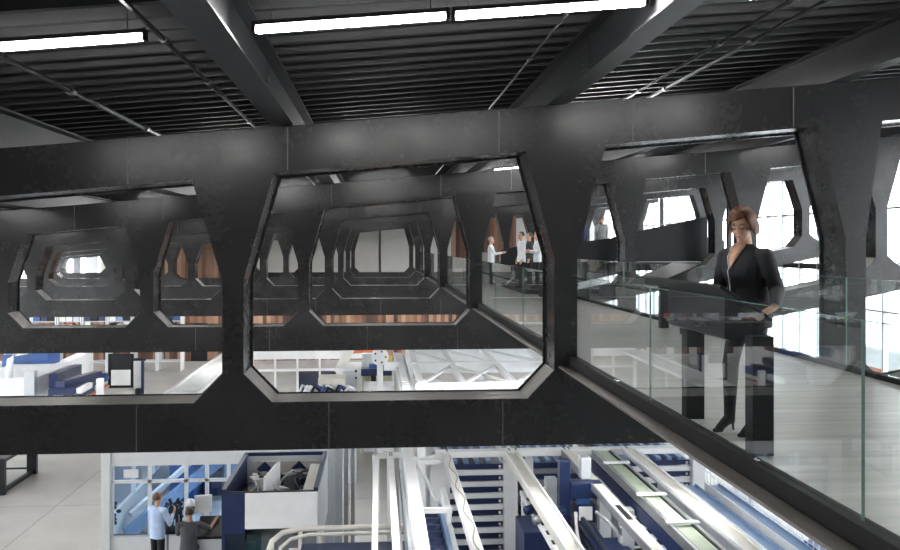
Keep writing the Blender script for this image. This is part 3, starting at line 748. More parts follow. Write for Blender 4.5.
# glazed machine booth
BXL, BXR, BY0, BY1 = -6.15, -2.35, 20.3, 37.0
t = thing('machine_booth', 'white framed glass booth behind the two men on the shop floor', 'booth')
P('corner_post', WHITE, t, (BXL-.02, BY0-.08, FZ), (BXL+.17, BY0+.12, -4.5), .01)
P('base_panel', WHITE, t, (BXL+.18, BY0, FZ), (BXR, BY0+.08, -6.52))
P('top_panel', WHITE, t, (BXL+.18, BY0, -4.97), (BXR, BY0+.08, -4.5))
mx = [atd(px, 490, BY0).x for px in (119, 155, 190, 210, 231)]
for x in mx: P('mullion', WHITE, t, (x-.04, BY0, -6.52), (x+.04, BY0+.07, -4.97))
P('transom', WHITE, t, (BXL+.18, BY0, -5.36), (BXR, BY0+.07, -5.29)); P('sill', LGREY, t, (BXL+.18, BY0-.02, -6.56), (BXR, BY0+.1, -6.52))
for a, c in zip(mx, mx[1:]+[BXR]):
    P('pane', BGLASS, t, (a+.04, BY0+.03, -6.52), (c-.04, BY0+.04, -5.36)); P('pane', BGLASS, t, (a+.04, BY0+.03, -5.29), (c-.04, BY0+.04, -4.97))
# left wall and louvred roof edge running back
P('side_base', WHITE, t, (BXL, BY0+.1, FZ), (BXL+.08, BY1, -6.2))
P('side_pane', WGLASS, t, (BXL+.03, BY0+.15, -6.2), (BXL+.04, BY1, -4.7))
for i in range(9):
    yy = BY0+.3+(BY1-BY0-.4)*i/8; P('side_mullion', WHITE, t, (BXL-.0, yy-.05, -6.2), (BXL+.08, yy+.05, -4.7))
b = nb()
box(b, (BXL-.3, 24.5, -4.56), (BXL-.2, BY1, -4.46)); box(b, (BXL+.62, 24.5, -4.56), (BXL+.72, BY1, -4.46))
for i in range(46): box(b, (BXL-.2, 24.6+.27*i, -4.54), (BXL+.62, 24.6+.27*i+.17, -4.50))
obj('roof_grille', b, WHITE, t)
# rear wall of the booth with panes
P('rear_top', WHITE, t, (BXL, BY1, -4.75), (-.6, BY1+.08, -4.42))
P('rear_transom', WHITE, t, (BXL, BY1, -5.25), (-.6, BY1+.07, -5.15))
P('rear_base', WHITE, t, (BXL, BY1, FZ), (-.6, BY1+.08, -6.6))
rx_ = [BXL+.05+.92*i for i in range(7)]
for i, x in enumerate(rx_):
    P('rear_mullion', WHITE, t, (x-.04, BY1, -6.6), (x+.04, BY1+.07, -4.75))
for x0, x1 in zip(rx_, rx_[1:]): P('rear_pane', WGLASS, t, (x0+.04, BY1+.02, -6.6), (x1-.04, BY1+.03, -4.75))
P('dark_blind', mat('dark_blue_blind', (.012, .02, .05), .4), t, (rx_[3]+.05, BY1+.035, -6.3), (rx_[5]-.05, BY1+.045, -5.25))
recentre(t)
t = tag(P('notice', WHITE, None, (atd(130, 466, BY0).x, BY0+.015, -5.24), (atd(144, 466, BY0).x, BY0+.022, -5.05)), 'white notice stuck on the upper booth glass', 'sign')
# inside the booth: big blue press with sloping rail, light inner panels
t = thing('booth_machine', 'blue machine with sloping white rails seen through the booth glass', 'machine')
P('column', BLUE, t, (-5.6, 24.2, FZ), (-4.95, 25.4, -4.6), .02); P('column', NAVY, t, (-4.9, 25.0, FZ), (-4.35, 26.0, -4.7), .02)
P('tall_panel', LBLUE, t, (-3.9, 22.8, FZ), (-3.45, 23.3, -4.7), .02)
P('door', BLUE, t, (-3.43, 22.85, FZ), (-3.25, 23.25, -4.75))
PB('rail', WHITE, t, (-5.9, 21.6, -6.45), (-3.8, 24.6, -4.8), .10, .12); PB('rail', LBLUE, t, (-5.9, 21.2, -6.8), (-3.6, 24.2, -5.3), .06, .35)
P('base', LGREY, t, (-5.7, 22.0, FZ), (-3.4, 24.0, -6.85)); recentre(t)
# timber pallet on the floor beyond
t = thing('pallet', 'pale timber pallet of slats seen through the booth window', 'pallet')
a = at(205, 480, -6.7)
for i in range(6): P('slat', PINE, t, (-4.35+.28*i, 25.9, -6.55), (-4.20+.28*i, 27.3, -6.50))
for yy in (25.9, 26.55, 27.2): P('bearer', PINE, t, (-4.35, yy, FZ), (-2.8, yy+.1, -6.55))
recentre(t)
# clamp cluster on a stand, and the console
t = thing('clamp_stand', 'cluster of dark clamps on a stand between the two men and the glass', 'tool stand')
c0 = atd(178, 505, 19.2)
P('tray', BLACK, t, (c0.x-.32, c0.y-.2, -6.25), (c0.x+.32, c0.y+.2, -6.18))
for dx in (-.28, .24):
    for dy in (-.18, .14): P('leg', MGREY, t, (c0.x+dx, c0.y+dy, FZ), (c0.x+dx+.04, c0.y+dy+.04, -6.25))
DKB = mat('dark_slate_tool', (.03, .04, .055), .4, .4)
for i in range(16):
    x = c0.x-.3+.6*random.random(); y = c0.y-.15+.3*random.random(); h = random.uniform(.25, .6)
    b = nb(); tube(b, [(x, y, -6.18), (x, y, -6.18+h)], .018, 8); cbox(b, (x, y, -6.18+h), (random.uniform(.08, .16), .05, .06), Matrix.Rotation(random.random()*3, 3, 'Y')); ell(b, (x, y, -6.18+h*.6), (.045, .04, .045), seg=10)
    obj('clamp', b, DKB, t)
recentre(t)
t = thing('control_console', 'white operator console with sloped black keyboard shelf and white monitor', 'console')
c1 = atd(211, 545, 18.5)
b = nb(); box(b, (c1.x-.30, c1.y-.1, FZ), (c1.x+.36, c1.y+.5, -6.1), .02); obj('cabinet', b, WHITE, t)
b = nb(); prism_x(b, [(c1.y-.22, -6.06), (c1.y-.2, -6.12), (c1.y+.45, -5.90), (c1.y+.43, -5.82)], c1.x-.3, c1.x+.38); obj('keyboard_shelf', b, BLACK, t)
m0 = atd(201, 506, 18.9)
b = nb(); cbox(b, m0+Vector((.03, .1, .02)), (.36, .05, .38), Matrix.Rotation(.12, 3, 'Z'), .01); mo = obj('monitor', b, WHITE, t)
b = nb(); tube(b, [m0+Vector((.03, .13, -.35)), m0+Vector((.03, .13, -.1))], .03, 8); obj('monitor_arm', b, LGREY, t)
b = nb(); ell(b, m0+Vector((-.22, .0, .05)), (.10, .09, .12)); obj('lamp_head', b, WHITE, t, True); b = nb(); ell(b, m0+Vector((-.22, -.03, -.03)), (.10, .09, .07)); obj('lamp_collar', b, BLKG, t, True)
recentre(t)
t = thing('door_lock', 'black lock and levers on the white booth corner post', 'lock')
c2 = atd(116.5, 512, BY0-.1)
for i in range(6):
    b = nb(); p = c2+Vector((random.uniform(-.06, .1), -.04, -.24+.09*i)); ell(b, p, (.06, .04, .045), seg=10); obj('lever' if i % 2 else 'lock_body', b, BLACK, t, True)
recentre(t)

# navy and white machine with the open top
A_ = at(222, 493, -4.4); B_ = at(317, 493, -4.4)
x0, x1, yf, yb, zt = A_.x, B_.x, A_.y-.02, A_.y+2.75, -4.4
xm = at(245, 493, zt).x
t = thing('open_top_machine', 'white and navy machine with its roof open, beside the two men', 'machine')
P('front_panel', WHITE, t, (xm, yf-.03, -5.04), (x1, yf, zt), .006)
P('corner_panel', NAVY, t, (x0, yf-.03, FZ), (xm, yf, zt), .006)
P('side_wall', LGREY, t, (x1-.02, yf, -5.6), (x1+.02, yb, zt)); P('rear_wall', LGREY, t, (x0, yb-.05, FZ), (x1, yb, zt)); P('left_wall', NAVY, t, (x0, yf, FZ), (x0+.04, yb, zt))
for p, q in (((x0+.03, yf, zt+.03), (x0+.03, yb, zt+.03)), ((x0, yb, zt+.03), (x1, yb, zt+.03)), ((x1-.03, yf, zt+.03), (x1-.03, yb, zt+.03))): PB('rim', NAVY, t, p, q, .08, .07)
P('rim', BLACK, t, (x0, yf-.02, zt), (x1, yf+.04, zt+.02))
P('inner_floor', BLACK, t, (x0+.04, yf, -4.98), (x1-.02, yb-.05, -4.93))
P('inner_panel', PANEL, t, (x0+.15, yb-.12, -5.1), (x1-.2, yb-.06, -4.5))
b = nb(); cbox(b, ((x0+x1)/2-.08, yf+1.0, -4.55), (.05, 1.25, .62), Matrix.Rotation(-.10, 3, 'Z')); obj('upright_board', b, WHITE, t)
PB('sloped_tray', CREAM, t, (x1-.22, yf+.15, -4.62), (x1-.18, yf+2.3, -4.50), .22, .05)
for i in range(24):
    p = Vector((random.uniform(x0+.3, x1-.3), random.uniform(yf+.9, yb-.5), -4.93)); b = nb(); cbox(b, p+Vector((0, 0, .14)), (random.uniform(.1, .28), random.uniform(.1, .4), random.uniform(.15, .45)), Matrix.Rotation(random.random(), 3, 'Z')); obj('mechanism', b, [BLACK, NAVY, MGREY, WHITE][i % 4], t)
for i in range(4):
    b = nb(); s0 = Vector((x0+.35+.3*i, yf+.7, -4.62)); tube(b, [s0+Vector((.12*math.sin(k*.8), k*.15, .10*math.sin(k*.6+i))) for k in range(10)], .022, 8); obj('hose', b, BLACK if i % 2 else ALU, t, True)
for x in (x0+.35, x0+1.05):
    b = nb(); bar(b, (x, yb-.2, zt-.15), (x+.3, yb-.12, zt-.5), .05, .22); obj('bracket', b, NAVY, t)
P('lower_glass', TGLASS, t, (x0+.06, yf-.06, -5.9), (x0+.7, yf-.045, -5.12)); P('lower_body', MGREY, t, (xm, yf+.4, FZ), (x1, yb, -5.15))
b = nb(); tube(b, [Vector((x0+.42, yf+.15, -5.45))+Vector((.22*math.cos(a), .08*math.sin(a), 0)) for a in [k*math.tau/16 for k in range(17)]], .035, 8); obj('teal_ring', b, TEAL, t, True)
b = nb(); tube(b, [(x0+.42, yf+.15, -5.9), (x0+.42, yf+.15, -5.35)], .16, 16); obj('teal_drum', b, TEAL, t, True)
recentre(t)
# rounded cream conveyor guard in front of it
t = thing('guard_rail', 'rounded cream tubular guard rail in front of the open-topped machine', 'rail')
def rr(z, d0, px0, px1):
    a = atd(px0, 545, d0); c = atd(px1, 545, d0)
    a.z = c.z = z; yb_ = a.y+1.1
    return [(a.x, a.y-1.2, z), (a.x, a.y+.5, z), (a.x+.12, a.y+.9, z), (a.x+.4, yb_, z), (c.x-.2, yb_, z), (c.x+1.6, yb_, z)]
pr = rr(-4.75, 13.6, 268, 330)
b = nb(); tube(b, pr, .045, 10); obj('top_rail', b, CREAM, t, True)
b = nb(); tube(b, [(x+.16, y-.22, z-.03) for x, y, z in pr], .03, 10); obj('inner_rail', b, CREAM, t, True)
for i in (1, 3, 4, 5): b = nb(); tube(b, [pr[i], (pr[i][0], pr[i][1], FZ)], .035, 8); obj('post', b, CREAM, t)
P('belt', CREAM, t, (pr[0][0]+.25, pr[0][1], -5.0), (pr[4][0], pr[3][1]-.35, -4.95)); P('belt_frame', NAVY, t, (pr[4][0]-.3, pr[0][1], -5.05), (pr[4][0]+1.5, pr[3][1]-.3, -4.9)); recentre(t)
# tall light cabinets behind
a = at(322, 512, FZ)
t = thing('control_cabinet', 'tall pale grey cabinet standing behind the open-topped machine', 'cabinet')
P('body', LGREY, t, (-1.55, 19.6, FZ+.1), (-.78, 21.2, -4.3), .02); P('door', mat('pale_panel_door', (.58, .61, .64), .4), t, (-1.5, 19.57, FZ+.2), (-.95, 19.6, -4.4)); P('plinth', MGREY, t, (-1.5, 19.65, FZ), (-.82, 21.15, FZ+.1))
P('cable_duct', ALU, t, (-.76, 19.7, FZ+.3), (-.66, 19.85, -4.4)); P('cable_duct', ALU, t, (-.6, 19.7, FZ+.3), (-.52, 19.85, -4.4))
recentre(t)
for i in range(5):
    b = nb(); s0 = Vector((-1.2+.1*i, 19.0-.25*i, FZ+.02)); tube(b, [s0+Vector((.13*k, .22*math.sin(k*.7+i), .015)) for k in range(10)], .016, 6)
    obj('floor_cable', b, MGREY, None, True, ['dark cable on the floor nearest the pale cabinet', 'dark cable on the floor, second from the pale cabinet', 'middle one of the cables lying on the floor by the white rails', 'dark cable on the floor, fourth from the pale cabinet', 'dark cable on the floor farthest from the pale cabinet'][i], 'cable')

# --------------------------------------------- sheet storage system
ZR = -3.6
def rail_y(name, m, t, xa, xb, y0, y1, z=ZR, h=.10):
    return P(name, m, t, (xa, y0, z-h), (xb, y1, z), .008)
YR0, YR1, YF = 8.6, 15.35, 15.35
t = thing('gantry_loader', 'white gantry rails running toward the camera left of the storage tower', 'gantry')
rail_y('rail', WHITE, t, -.075, 0.0, YR0, 15.9); rail_y('rail', WHITE, t, .17, .265, YR0, 15.6); rail_y('beam', WHITE, t, .43, .61, YR0, 16.2, ZR+.05, .24)
P('tie', WHITE, t, (-.06, 15.2, ZR-.08), (.45, 15.32, ZR)); P('tie', WHITE, t, (.6, 14.8, ZR-.10), (1.04, 14.9, ZR-.02)); P('tie', WHITE, t, (.6, 12.3, ZR-.16), (1.04, 12.38, ZR-.09))
PB('brace', WHITE, t, (.62, 14.9, ZR), (.95, 14.0, ZR-.5), .05, .05); PB('brace', WHITE, t, (.70, 14.85, ZR-.05), (1.05, 15.3, ZR-.05), .06, .05)
for x in (.30, .36): P('slide_bar', MGREY, t, (x-.012, YR0, ZR-.3), (x+.012, 15.2, ZR-.27))
P('slide_tube', LGREY, t, (.385, 11.0, ZR-.32), (.43, 15.0, ZR-.22))
for x, y in ((-.04, 15.6), (.215, 15.4), (.52, 16.0), (-.04, 8.8), (.52, 8.8)): P('leg', WHITE, t, (x-.06, y-.06, FZ), (x+.06, y+.06, ZR-.1))
b = nb(); tube(b, [(.405, 10.9, ZR-.3), (.405, 10.98, ZR-.3)], .07, 14); obj('roller_end', b, PINE, t, True)
for x in (.2, .235):
    for y in (15.25, 15.1): b = nb(); tube(b, [(x, y, ZR), (x, y, ZR+.012)], .014, 8); obj('bolt', b, BLACK, t)
recentre(t)
# column of navy drums
t = thing('drum_magazine', 'row of navy drums in a rack between the white gantry beams', 'magazine')
P('back_plate', NAVY, t, (.70, 9.0, -4.6), (1.0, 14.6, -4.5))
for i in range(17):
    b = nb(); y = 9.1+.32*i; tube(b, [(.74, y, -4.42), (.97, y, -4.42)], .10, 12); obj('drum', b, NAVY, t, True)
for y in (9.2, 14.4): P('leg', WHITE, t, (.8, y-.05, FZ), (.9, y+.05, -4.6))
P('side_rail', LBLUE, t, (1.0, 9.0, -4.5), (1.05, 14.6, -4.3)); recentre(t)

def tower(x0, x1, label, y0, depth, levels, colw=.24, bm_=None):
    t = thing('sheet_storage_rack', label, 'storage rack')
    for x in (x0, x1):
        for y in (y0, y0+depth): P('column', WHITE, t, (x-colw/2, y-.10, FZ), (x+colw/2, y+.10, ZR-.18), .01)
    for z in levels: P('shelf_beam', bm_ or WHITE, t, (x0+colw/2, y0-.04, z-.09), (x1-colw/2, y0+.02, z), .006)
    for x in (x0, x1):
        for z in levels[::2]: P('runner', LGREY, t, (x-.03, y0, z-.07), (x+.03, y0+depth, z))
    recentre(t)
    return t
lv = [-3.98-.205*i for i in range(12)]
tower(1.14, 2.34, 'white storage rack with level navy cassettes at the lower centre', YF+.15, 3.2, lv)
tower(4.05, 5.75, 'white storage rack farther right, below the walkway edge', YF+.15, 3.2, lv[:9])
tower(2.68, 3.72, 'darker storage rack with grey beams behind the navy lifting unit', YF+.15, 3.2, lv[:11], .12, MGREY)
cass_names = ['top', 'second', 'third', 'fourth', 'fifth', 'sixth', 'seventh', 'eighth', 'ninth', 'tenth', 'eleventh', 'lowest']
for (xa, xb, tx, nL) in ((1.27, 2.21, 'in the storage rack at the lower centre', 12), (2.75, 3.65, 'in the darker rack behind the lifting unit', 11), (4.18, 5.62, 'in the storage rack farther right', 9)):
    for i in range(nL):
        t = thing('cassette', 'navy sheet cassette, %s one down %s' % (cass_names[i], tx), 'cassette', group='navy cassettes '+tx)
        z = lv[i]+.015
        P('tray', NAVY, t, (xa, YF+.22, z), (xb, YF+3.2, z+.05))
        P('front_lip', NAVY, t, (xa, YF+.18, z-.01), (xb, YF+.22, z+.075))
        if i == 0:
            for k_ in range(int((xb-xa)/.2)): P('rib', LBLUE, t, (xa+.06+.2*k_, YF+.25, z+.05), (xa+.14+.2*k_, YF+3.2, z+.11))
        P('latch', CREAM, t, (xb-.07, YF+.165, z+.01), (xb-.03, YF+.18, z+.05)); recentre(t)
t = thing('gantry_crossbeam', 'long white crossbeam lying level along the foot of the nearest truss', 'beam')
b = nb(); box(b, (1.0, YF-.12, ZR-.10), (6.6, YF+.12, ZR), .01); obj('beam', b, WHITE, t)
for i, x in enumerate((1.2, 2.3, 2.42, 3.28, 3.36, 4.4)):
    for dy in (-.05, .05):
        b = nb(); tube(b, [(x, YF+dy, ZR), (x, YF+dy, ZR+.012)], .016, 8); obj('bolt', b, BLACK, t)
for i, x in enumerate((1.0, 6.5)): P('leg', WHITE, t, (x-.08, YF-.1, FZ), (x+.08, YF+.1, ZR-.18))
recentre(t)
# rails toward the camera in front of the crossbeam
t = thing('feed_rail', 'white rail with a wavy cable on it, left in front of the cassettes', 'rail')
rail_y('rail', WHITE, t, 1.12, 1.25, YR0, YR1-.13, ZR, .14); P('channel', CREAM, t, (1.15, YR0, ZR), (1.22, YR1-.15, ZR+.012))
b = nb(); tube(b, [(1.185+.035*math.sin(y*5.2), y, ZR+.02) for y in [YR0+.08*i for i in range(80)]], .007, 6); obj('wavy_cable', b, MGREY, t, True)
P('leg', WHITE, t, (1.13, YR0+.1, FZ), (1.24, YR0+.25, ZR-.14)); recentre(t)
t = thing('panel_frame', 'pale upright equipment panels left of the cassettes', 'panel')
for i, (y, z1) in enumerate(((14.6, -3.9), (13.2, -4.1), (11.8, -4.3))):
    P('panel', LGREY if i % 2 else WHITE, t, (1.06, y-1.0, FZ+.4), (1.14, y+.3, z1-.2), .01)
    for k_ in range(5): P('slot', BLACK, t, (1.06+.015*k_, y-.995-.01, z1-.5-.12*k_), (1.08+.015*k_, y-1.0+.0, z1-.47-.12*k_))
P('foot', MGREY, t, (1.04, 10.8, FZ), (1.16, 14.9, FZ+.4)); recentre(t)
t = thing('feed_rail', 'wide white channel rail with raised edges in the bottom centre', 'rail')
rail_y('rail', CREAM, t, 2.2, 2.42, YR0, YR1-.13, ZR-.02, .10)
for x in (2.2, 2.40): P('edge', WHITE, t, (x, YR0, ZR-.02), (x+.025, YR1-.13, ZR+.025))
P('leg', WHITE, t, (2.25, YR0+.1, FZ), (2.38, YR0+.25, ZR-.12))
rail_y('slotted_rail', WHITE, t, 2.30, 2.40, YR0, 14.2, -4.0, .07)
for i in range(12):
    y = 9.2+.4*i; P('slot', BLACK, t, (2.33, y, -4.0), (2.37, y+.16, -3.995))
P('leg', WHITE, t, (2.31, 9.2, FZ), (2.39, 9.32, -4.07)); P('leg', WHITE, t, (2.31, 14.0, FZ), (2.39, 14.12, -4.07)); recentre(t)
t = thing('feed_rail', 'flat cream rail with a long slot crossing the lower right centre', 'rail')
rail_y('rail', CREAM, t, 3.22, 3.38, YR0, YR1-.13, ZR, .09); P('edge', MGREY, t, (3.20, YR0, ZR-.1), (3.22, YR1-.13, ZR+.01)); P('slot', BLACK, t, (3.26, 11.3, ZR), (3.34, 11.95, ZR+.004))
P('leg', WHITE, t, (3.24, YR0+.1, FZ), (3.36, YR0+.25, ZR-.09)); recentre(t)
t = thing('belt_conveyor', 'long conveyor with pale green belt and white straps', 'conveyor')
P('belt', GREENB, t, (3.82, YR0, ZR-.06), (4.04, YR1-.13, ZR-.03))
for x in (3.74, 4.07): P('side_rail', ALU, t, (x, YR0, ZR-.14), (x+.045, YR1-.13, ZR-.0), .005)
for x in (3.79, 4.045): P('inner_rail', BLACK, t, (x, YR0, ZR-.10), (x+.022, YR1-.13, ZR-.02))
for y in (14.2, 12.35, 11.05, 9.9): P('strap', WHITE, t, (3.70, y, ZR-.0), (4.14, y+.09, ZR+.03), .005)
b = nb(); box(b, (3.74, YR0, ZR-.35), (4.11, YR1-.2, ZR-.15)); obj('belt_body', b, NAVY, t)
for y in (9.0, 14.0): P('leg', LGREY, t, (3.8, y, FZ), (4.05, y+.15, ZR-.35))
recentre(t)
t = thing('feed_rail', 'broad cream rail right of the green belt conveyor', 'rail')
rail_y('rail', CREAM, t, 4.32, 4.50, YR0, YR1-.13, ZR, .10); P('edge', WHITE, t, (4.29, YR0, ZR-.04), (4.32, YR1-.13, ZR+.02)); P('edge', WHITE, t, (4.50, YR0, ZR-.04), (4.53, YR1-.13, ZR+.02))
P('leg', WHITE, t, (4.34, YR0+.1, FZ), (4.48, YR0+.25, ZR-.10)); recentre(t)
# long blue cassettes lying along the depth
for i, x in enumerate((4.72, 5.12, 5.52)):
    t = thing('long_cassette', ['pale blue long cassette next to the broad cream rail', 'pale blue long cassette in the middle of three', 'pale blue long cassette nearest the wire fence'][i], 'cassette')
    P('tray', LBLUE, t, (x-.08, YR0, -4.06), (x+.11, 14.2, -3.98)); P('lip', WHITE, t, (x-.125, YR0, -4.06), (x-.11, 14.2, -3.93)); P('lip', LBLUE, t, (x+.11, YR0, -4.06), (x+.125, 14.2, -3.95)); recentre(t)
t = thing('cassette_carriage', 'dark navy carriage carrying the long pale blue cassettes', 'carriage')
P('bed', NAVY, t, (4.55, YR0, -4.3), (5.68, 14.2, -4.07))
for x in (4.7, 5.5):
    for y in (9, 13.8): P('leg', NAVY, t, (x-.06, y-.06, FZ), (x+.06, y+.06, -4.3))
recentre(t)
# dark roller racks between the rails
for xx, yy, tx, n in ((2.85, 14.4, 'grey rack column with black roller arms behind the navy lifter', 10), (3.62, 12.6, 'grey rack column with black roller arms beside the green belt conveyor', 10), (3.60, 9.9, 'grey rack column with black roller arms, nearest of the three', 8)):
    t = thing('roller_rack', tx, 'rack'); P('column', LGREY, t, (xx-.09, yy-.09, FZ), (xx+.09, yy+.09, -3.85))
    for i in range(n):
        z = -4.05-.22*i
        b = nb(); tube(b, [(xx+.09, yy, z), (xx+.2, yy-.03, z+.03), (xx+.30, yy-.1, z-.02), (xx+.32, yy-.12, z-.09)], .042, 10); obj('roller_arm', b, BLACK, t, True)
        P('bracket', WHITE, t, (xx-.13, yy-.11, z-.05), (xx-.09, yy+.0, z+.05))
    recentre(t)
for i in range(7):
    t = thing('roller_bed', 'navy roller bed, %s level counting down beside the belt conveyor' % cass_names[i], 'roller bed')
    z = -4.12-.24*i; b = nb(); box(b, (2.98, 9.2, z-.05), (3.16, 14.0, z)); obj('side_member', b, NAVY, t); b = nb(); tube(b, [(3.05, 9.2, z+.03), (3.05, 14.0, z+.03)], .035, 8); obj('roller', b, DKB, t); recentre(t)
# navy lifter with white box and hoses
t = thing('lifting_unit', 'navy lifting unit with a white junction box and two white hoses', 'machine')
q = atd(585, 512, 13.2)
P('mast', NAVY, t, (q.x-.36, q.y+.1, FZ), (q.x-.20, q.y+.3, q.z+.75), .01)
P('yoke', NAVY, t, (q.x-.2, q.y+.05, q.z+.18), (q.x+.28, q.y+.25, q.z+.42), .02)
P('neck', BLUE, t, (q.x-.10, q.y+.06, q.z+.08), (q.x+.10, q.y+.2, q.z+.2)); P('box_housing', NAVY, t, (q.x-.15, q.y-.02, q.z-.16), (q.x+.15, q.y+.2, q.z+.12), .01)
P('junction_box', WHITE, t, (q.x-.10, q.y-.06, q.z-.11), (q.x+.10, q.y-.02, q.z+.09), .005)
P('hood', NAVY, t, (q.x-.05, q.y-.9, q.z-.62), (q.x+.55, q.y-.05, q.z-.36), .05); P('body', NAVY, t, (q.x-.25, q.y-1.3, FZ), (q.x+.40, q.y+.1, q.z-.62), .03)
P('motor', LGREY, t, (q.x-.0, q.y+.25, q.z+.42), (q.x+.16, q.y+.45, q.z+.75), .02)
for s_, e_ in (((-.14, 0, .0), (-.08, -.5, -.6)), ((.16, 0, .0), (.5, -.5, -.6))):
    b = nb(); s0, e0 = q+Vector(s_), q+Vector(e_); mid = (s0+e0)/2+Vector((-.1 if s_[0] < 0 else .2, 0, .1 if s_[0] > 0 else -.05))
    tube(b, [s0.lerp(mid, k/5).lerp(mid.lerp(e0, k/5), k/5) for k in range(6)], .028, 10); obj('hose', b, WHITE, t, True)
recentre(t)
t = thing('drive_unit', 'dark drive unit of motors below the slotted rail', 'machine')
q = atd(545, 525, 12.5)
P('body', NAVY, t, (q.x-.3, q.y, FZ), (q.x+.35, q.y+.8, q.z-.1), .02)
for i in range(6):
    b = nb(); p = q+Vector((random.uniform(-.25, .3), random.uniform(0, .6), random.uniform(-.05, .2))); tube(b, [p, p+Vector((.16, .1, .02))], .07, 12); obj('motor', b, [BLACK, NAVY, ALU][i % 3], t, True)
recentre(t)
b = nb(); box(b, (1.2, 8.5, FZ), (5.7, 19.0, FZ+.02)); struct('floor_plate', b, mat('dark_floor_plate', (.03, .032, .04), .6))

# wire safety fence at the right
t = thing('safety_fence', 'white wire mesh fence below the walkway edge at the right', 'fence')
b = nb(); xf = 5.85
for i in range(45): y = 8.7+.16*i; box(b, (xf-.005, y-.005, -6.9), (xf+.005, y+.005, -3.9))
for i in range(20): z = -6.9+.158*i; box(b, (xf-.005, 8.7, z-.005), (xf+.005, 15.8, z+.005))
obj('wire_mesh', b, WHITE, t)
for y in (8.7, 11.0, 13.4, 15.8): P('post', WHITE, t, (xf-.03, y-.03, FZ), (xf+.03, y+.03, -3.87))
recentre(t)
t = thing('blue_cabinet', 'blue ribbed cabinet behind the wire fence', 'cabinet')
P('body', BLUE, t, (6.2, 10.8, FZ), (7.0, 12.4, -4.3), .02)
for i in range(6): P('rib', NAVY, t, (6.17, 10.85+.26*i, FZ+.2), (6.2, 10.95+.26*i, -4.4))
recentre(t)

# --------------------------------------------- farther part of the storage hall (seen through the large opening)
t = thing('white_gantry_frame', 'white braced gantry frame beyond, seen through the large opening', 'frame')
gxs = [1.1, 2.2, 3.55, 5.1, 6.6]
for y, h in ((22.4, .16), (26.4, .16), (30.4, .9)): PB('crossbeam', WHITE, t, (.95, y, ZR+.08-h/2), (7.0, y, ZR+.08-h/2), .22, h)
for x in gxs: PB('longitudinal', WHITE, t, (x, 22.4, ZR), (x, 30.4, ZR), .16, .12)
for i, (x0_, x1_) in enumerate(zip(gxs, gxs[1:])):
    PB('brace', WHITE, t, (x0_, 22.6, ZR+.01), (x1_, 26.2, ZR+.01), .10, .06)
    if i % 2: PB('brace', WHITE, t, (x1_, 22.6, ZR+.0), (x0_, 26.2, ZR+.0), .08, .05)
    PB('brace', WHITE, t, (x1_, 26.6, ZR+.01), (x0_, 30.2, ZR+.01), .10, .06)
for x in (1.1, 3.55, 6.6):
    for y in (22.4, 30.4): P('leg', WHITE, t, (x-.1, y-.1, FZ), (x+.1, y+.1, ZR-.08))
recentre(t)
for j, (xa, yy) in enumerate(((1.0, 28.0), (2.7, 27.6), (4.4, 27.2), (2.9, 24.6), (4.6, 24.2))):
    t = thing('white_shelf_stack', ['low white shelf stack under the braced gantry, far left', 'low white shelf stack under the braced gantry, far middle', 'low white shelf stack under the braced gantry, far right', 'low white shelf stack under the braced gantry, near left', 'low white shelf stack under the braced gantry, near right'][j], 'shelf stack')
    for i in range(6): P('shelf', WHITE, t, (xa, yy, -6.4+.36*i), (xa+1.1, yy+1.8, -6.34+.36*i))
    for dx in (0, 1.04):
        for dy in (0, 1.74): P('upright', LGREY, t, (xa+dx, yy+dy, FZ), (xa+dx+.06, yy+dy+.06, -4.5))
    P('load', MGREY, t, (xa+.2, yy+.2, -5.61), (xa+.9, yy+1.5, -5.45)); recentre(t)
t = thing('ladder_frame', 'narrow white lattice ladder left of the braced gantry', 'frame')
for x in (.58, .86): PB('rail', LGREY, t, (x, 22.2, -3.7), (x-.02, 30, -3.7), .06, .08)
for i in range(22): P('rung', WHITE, t, (.58, 22.5+.35*i, -3.72), (.86, 22.58+.35*i, -3.66))
for x in (.58, .86):
    for y in (22.4, 29.8): P('leg', LGREY, t, (x-.04, y-.04, FZ), (x+.04, y+.04, -3.74))
recentre(t)
# machines seen in the large opening, left part
def pbox(name, m, t, px0, px1, py0, py1, d, dep, bev=.01):
    a = atd(px0, py1, d); c = atd(px1, py0, d); return P(name, m, t, (a.x, a.y, a.z), (c.x, a.y+dep, c.z), bev)
t = thing('white_machine', 'boxy white machine with a sloped front, centre of the large opening', 'machine')
pbox('body', WHITE, t, 336, 361, 368, 440, 29, 1.5); pbox('upper_panel', LGREY, t, 343, 357, 371, 386, 28.97, .03); pbox('button', BLACK, t, 355, 357, 370, 372.5, 28.93, .03); pbox('button', BLACK, t, 355, 357, 377, 379, 28.93, .03)
pbox('lower_tray', CREAM, t, 318, 345, 379, 442, 28, 1.0); PB('inclined_duct', CREAM, t, atd(338, 372, 30), atd(350, 349, 30), .35, .3)
recentre(t)
t = thing('parts_bin', 'open bin of curled metal offcuts in the large opening', 'bin')
q0 = atd(322, 387, 26)
P('bin', LGREY, t, (q0.x-.9, q0.y-.3, FZ), (q0.x+1.0, q0.y+.6, q0.z-.25), .02)
for i in range(14):
    b = nb(); p = q0+Vector((random.uniform(-.7, .8), random.uniform(-.2, .4), -.2)); tube(b, [p, p+Vector((.1, .05, .2)), p+Vector((.25, 0, .12)), p+Vector((.3, .1, -.02))], .05, 8); obj('offcut', b, [ALU, WHITE, BLACK, BLUE][i % 4], t, True)
recentre(t)
t = thing('crane_column', 'white crane column with a round head plate in the large opening', 'crane')
pbox('column', WHITE, t, 377, 383, 350, 455, 26.5, .2)
q0 = atd(380, 357, 26.4)
b = nb(); tube(b, [q0, q0+Vector((0, .12, 0))], .26, 20); obj('head_plate', b, WHITE, t)
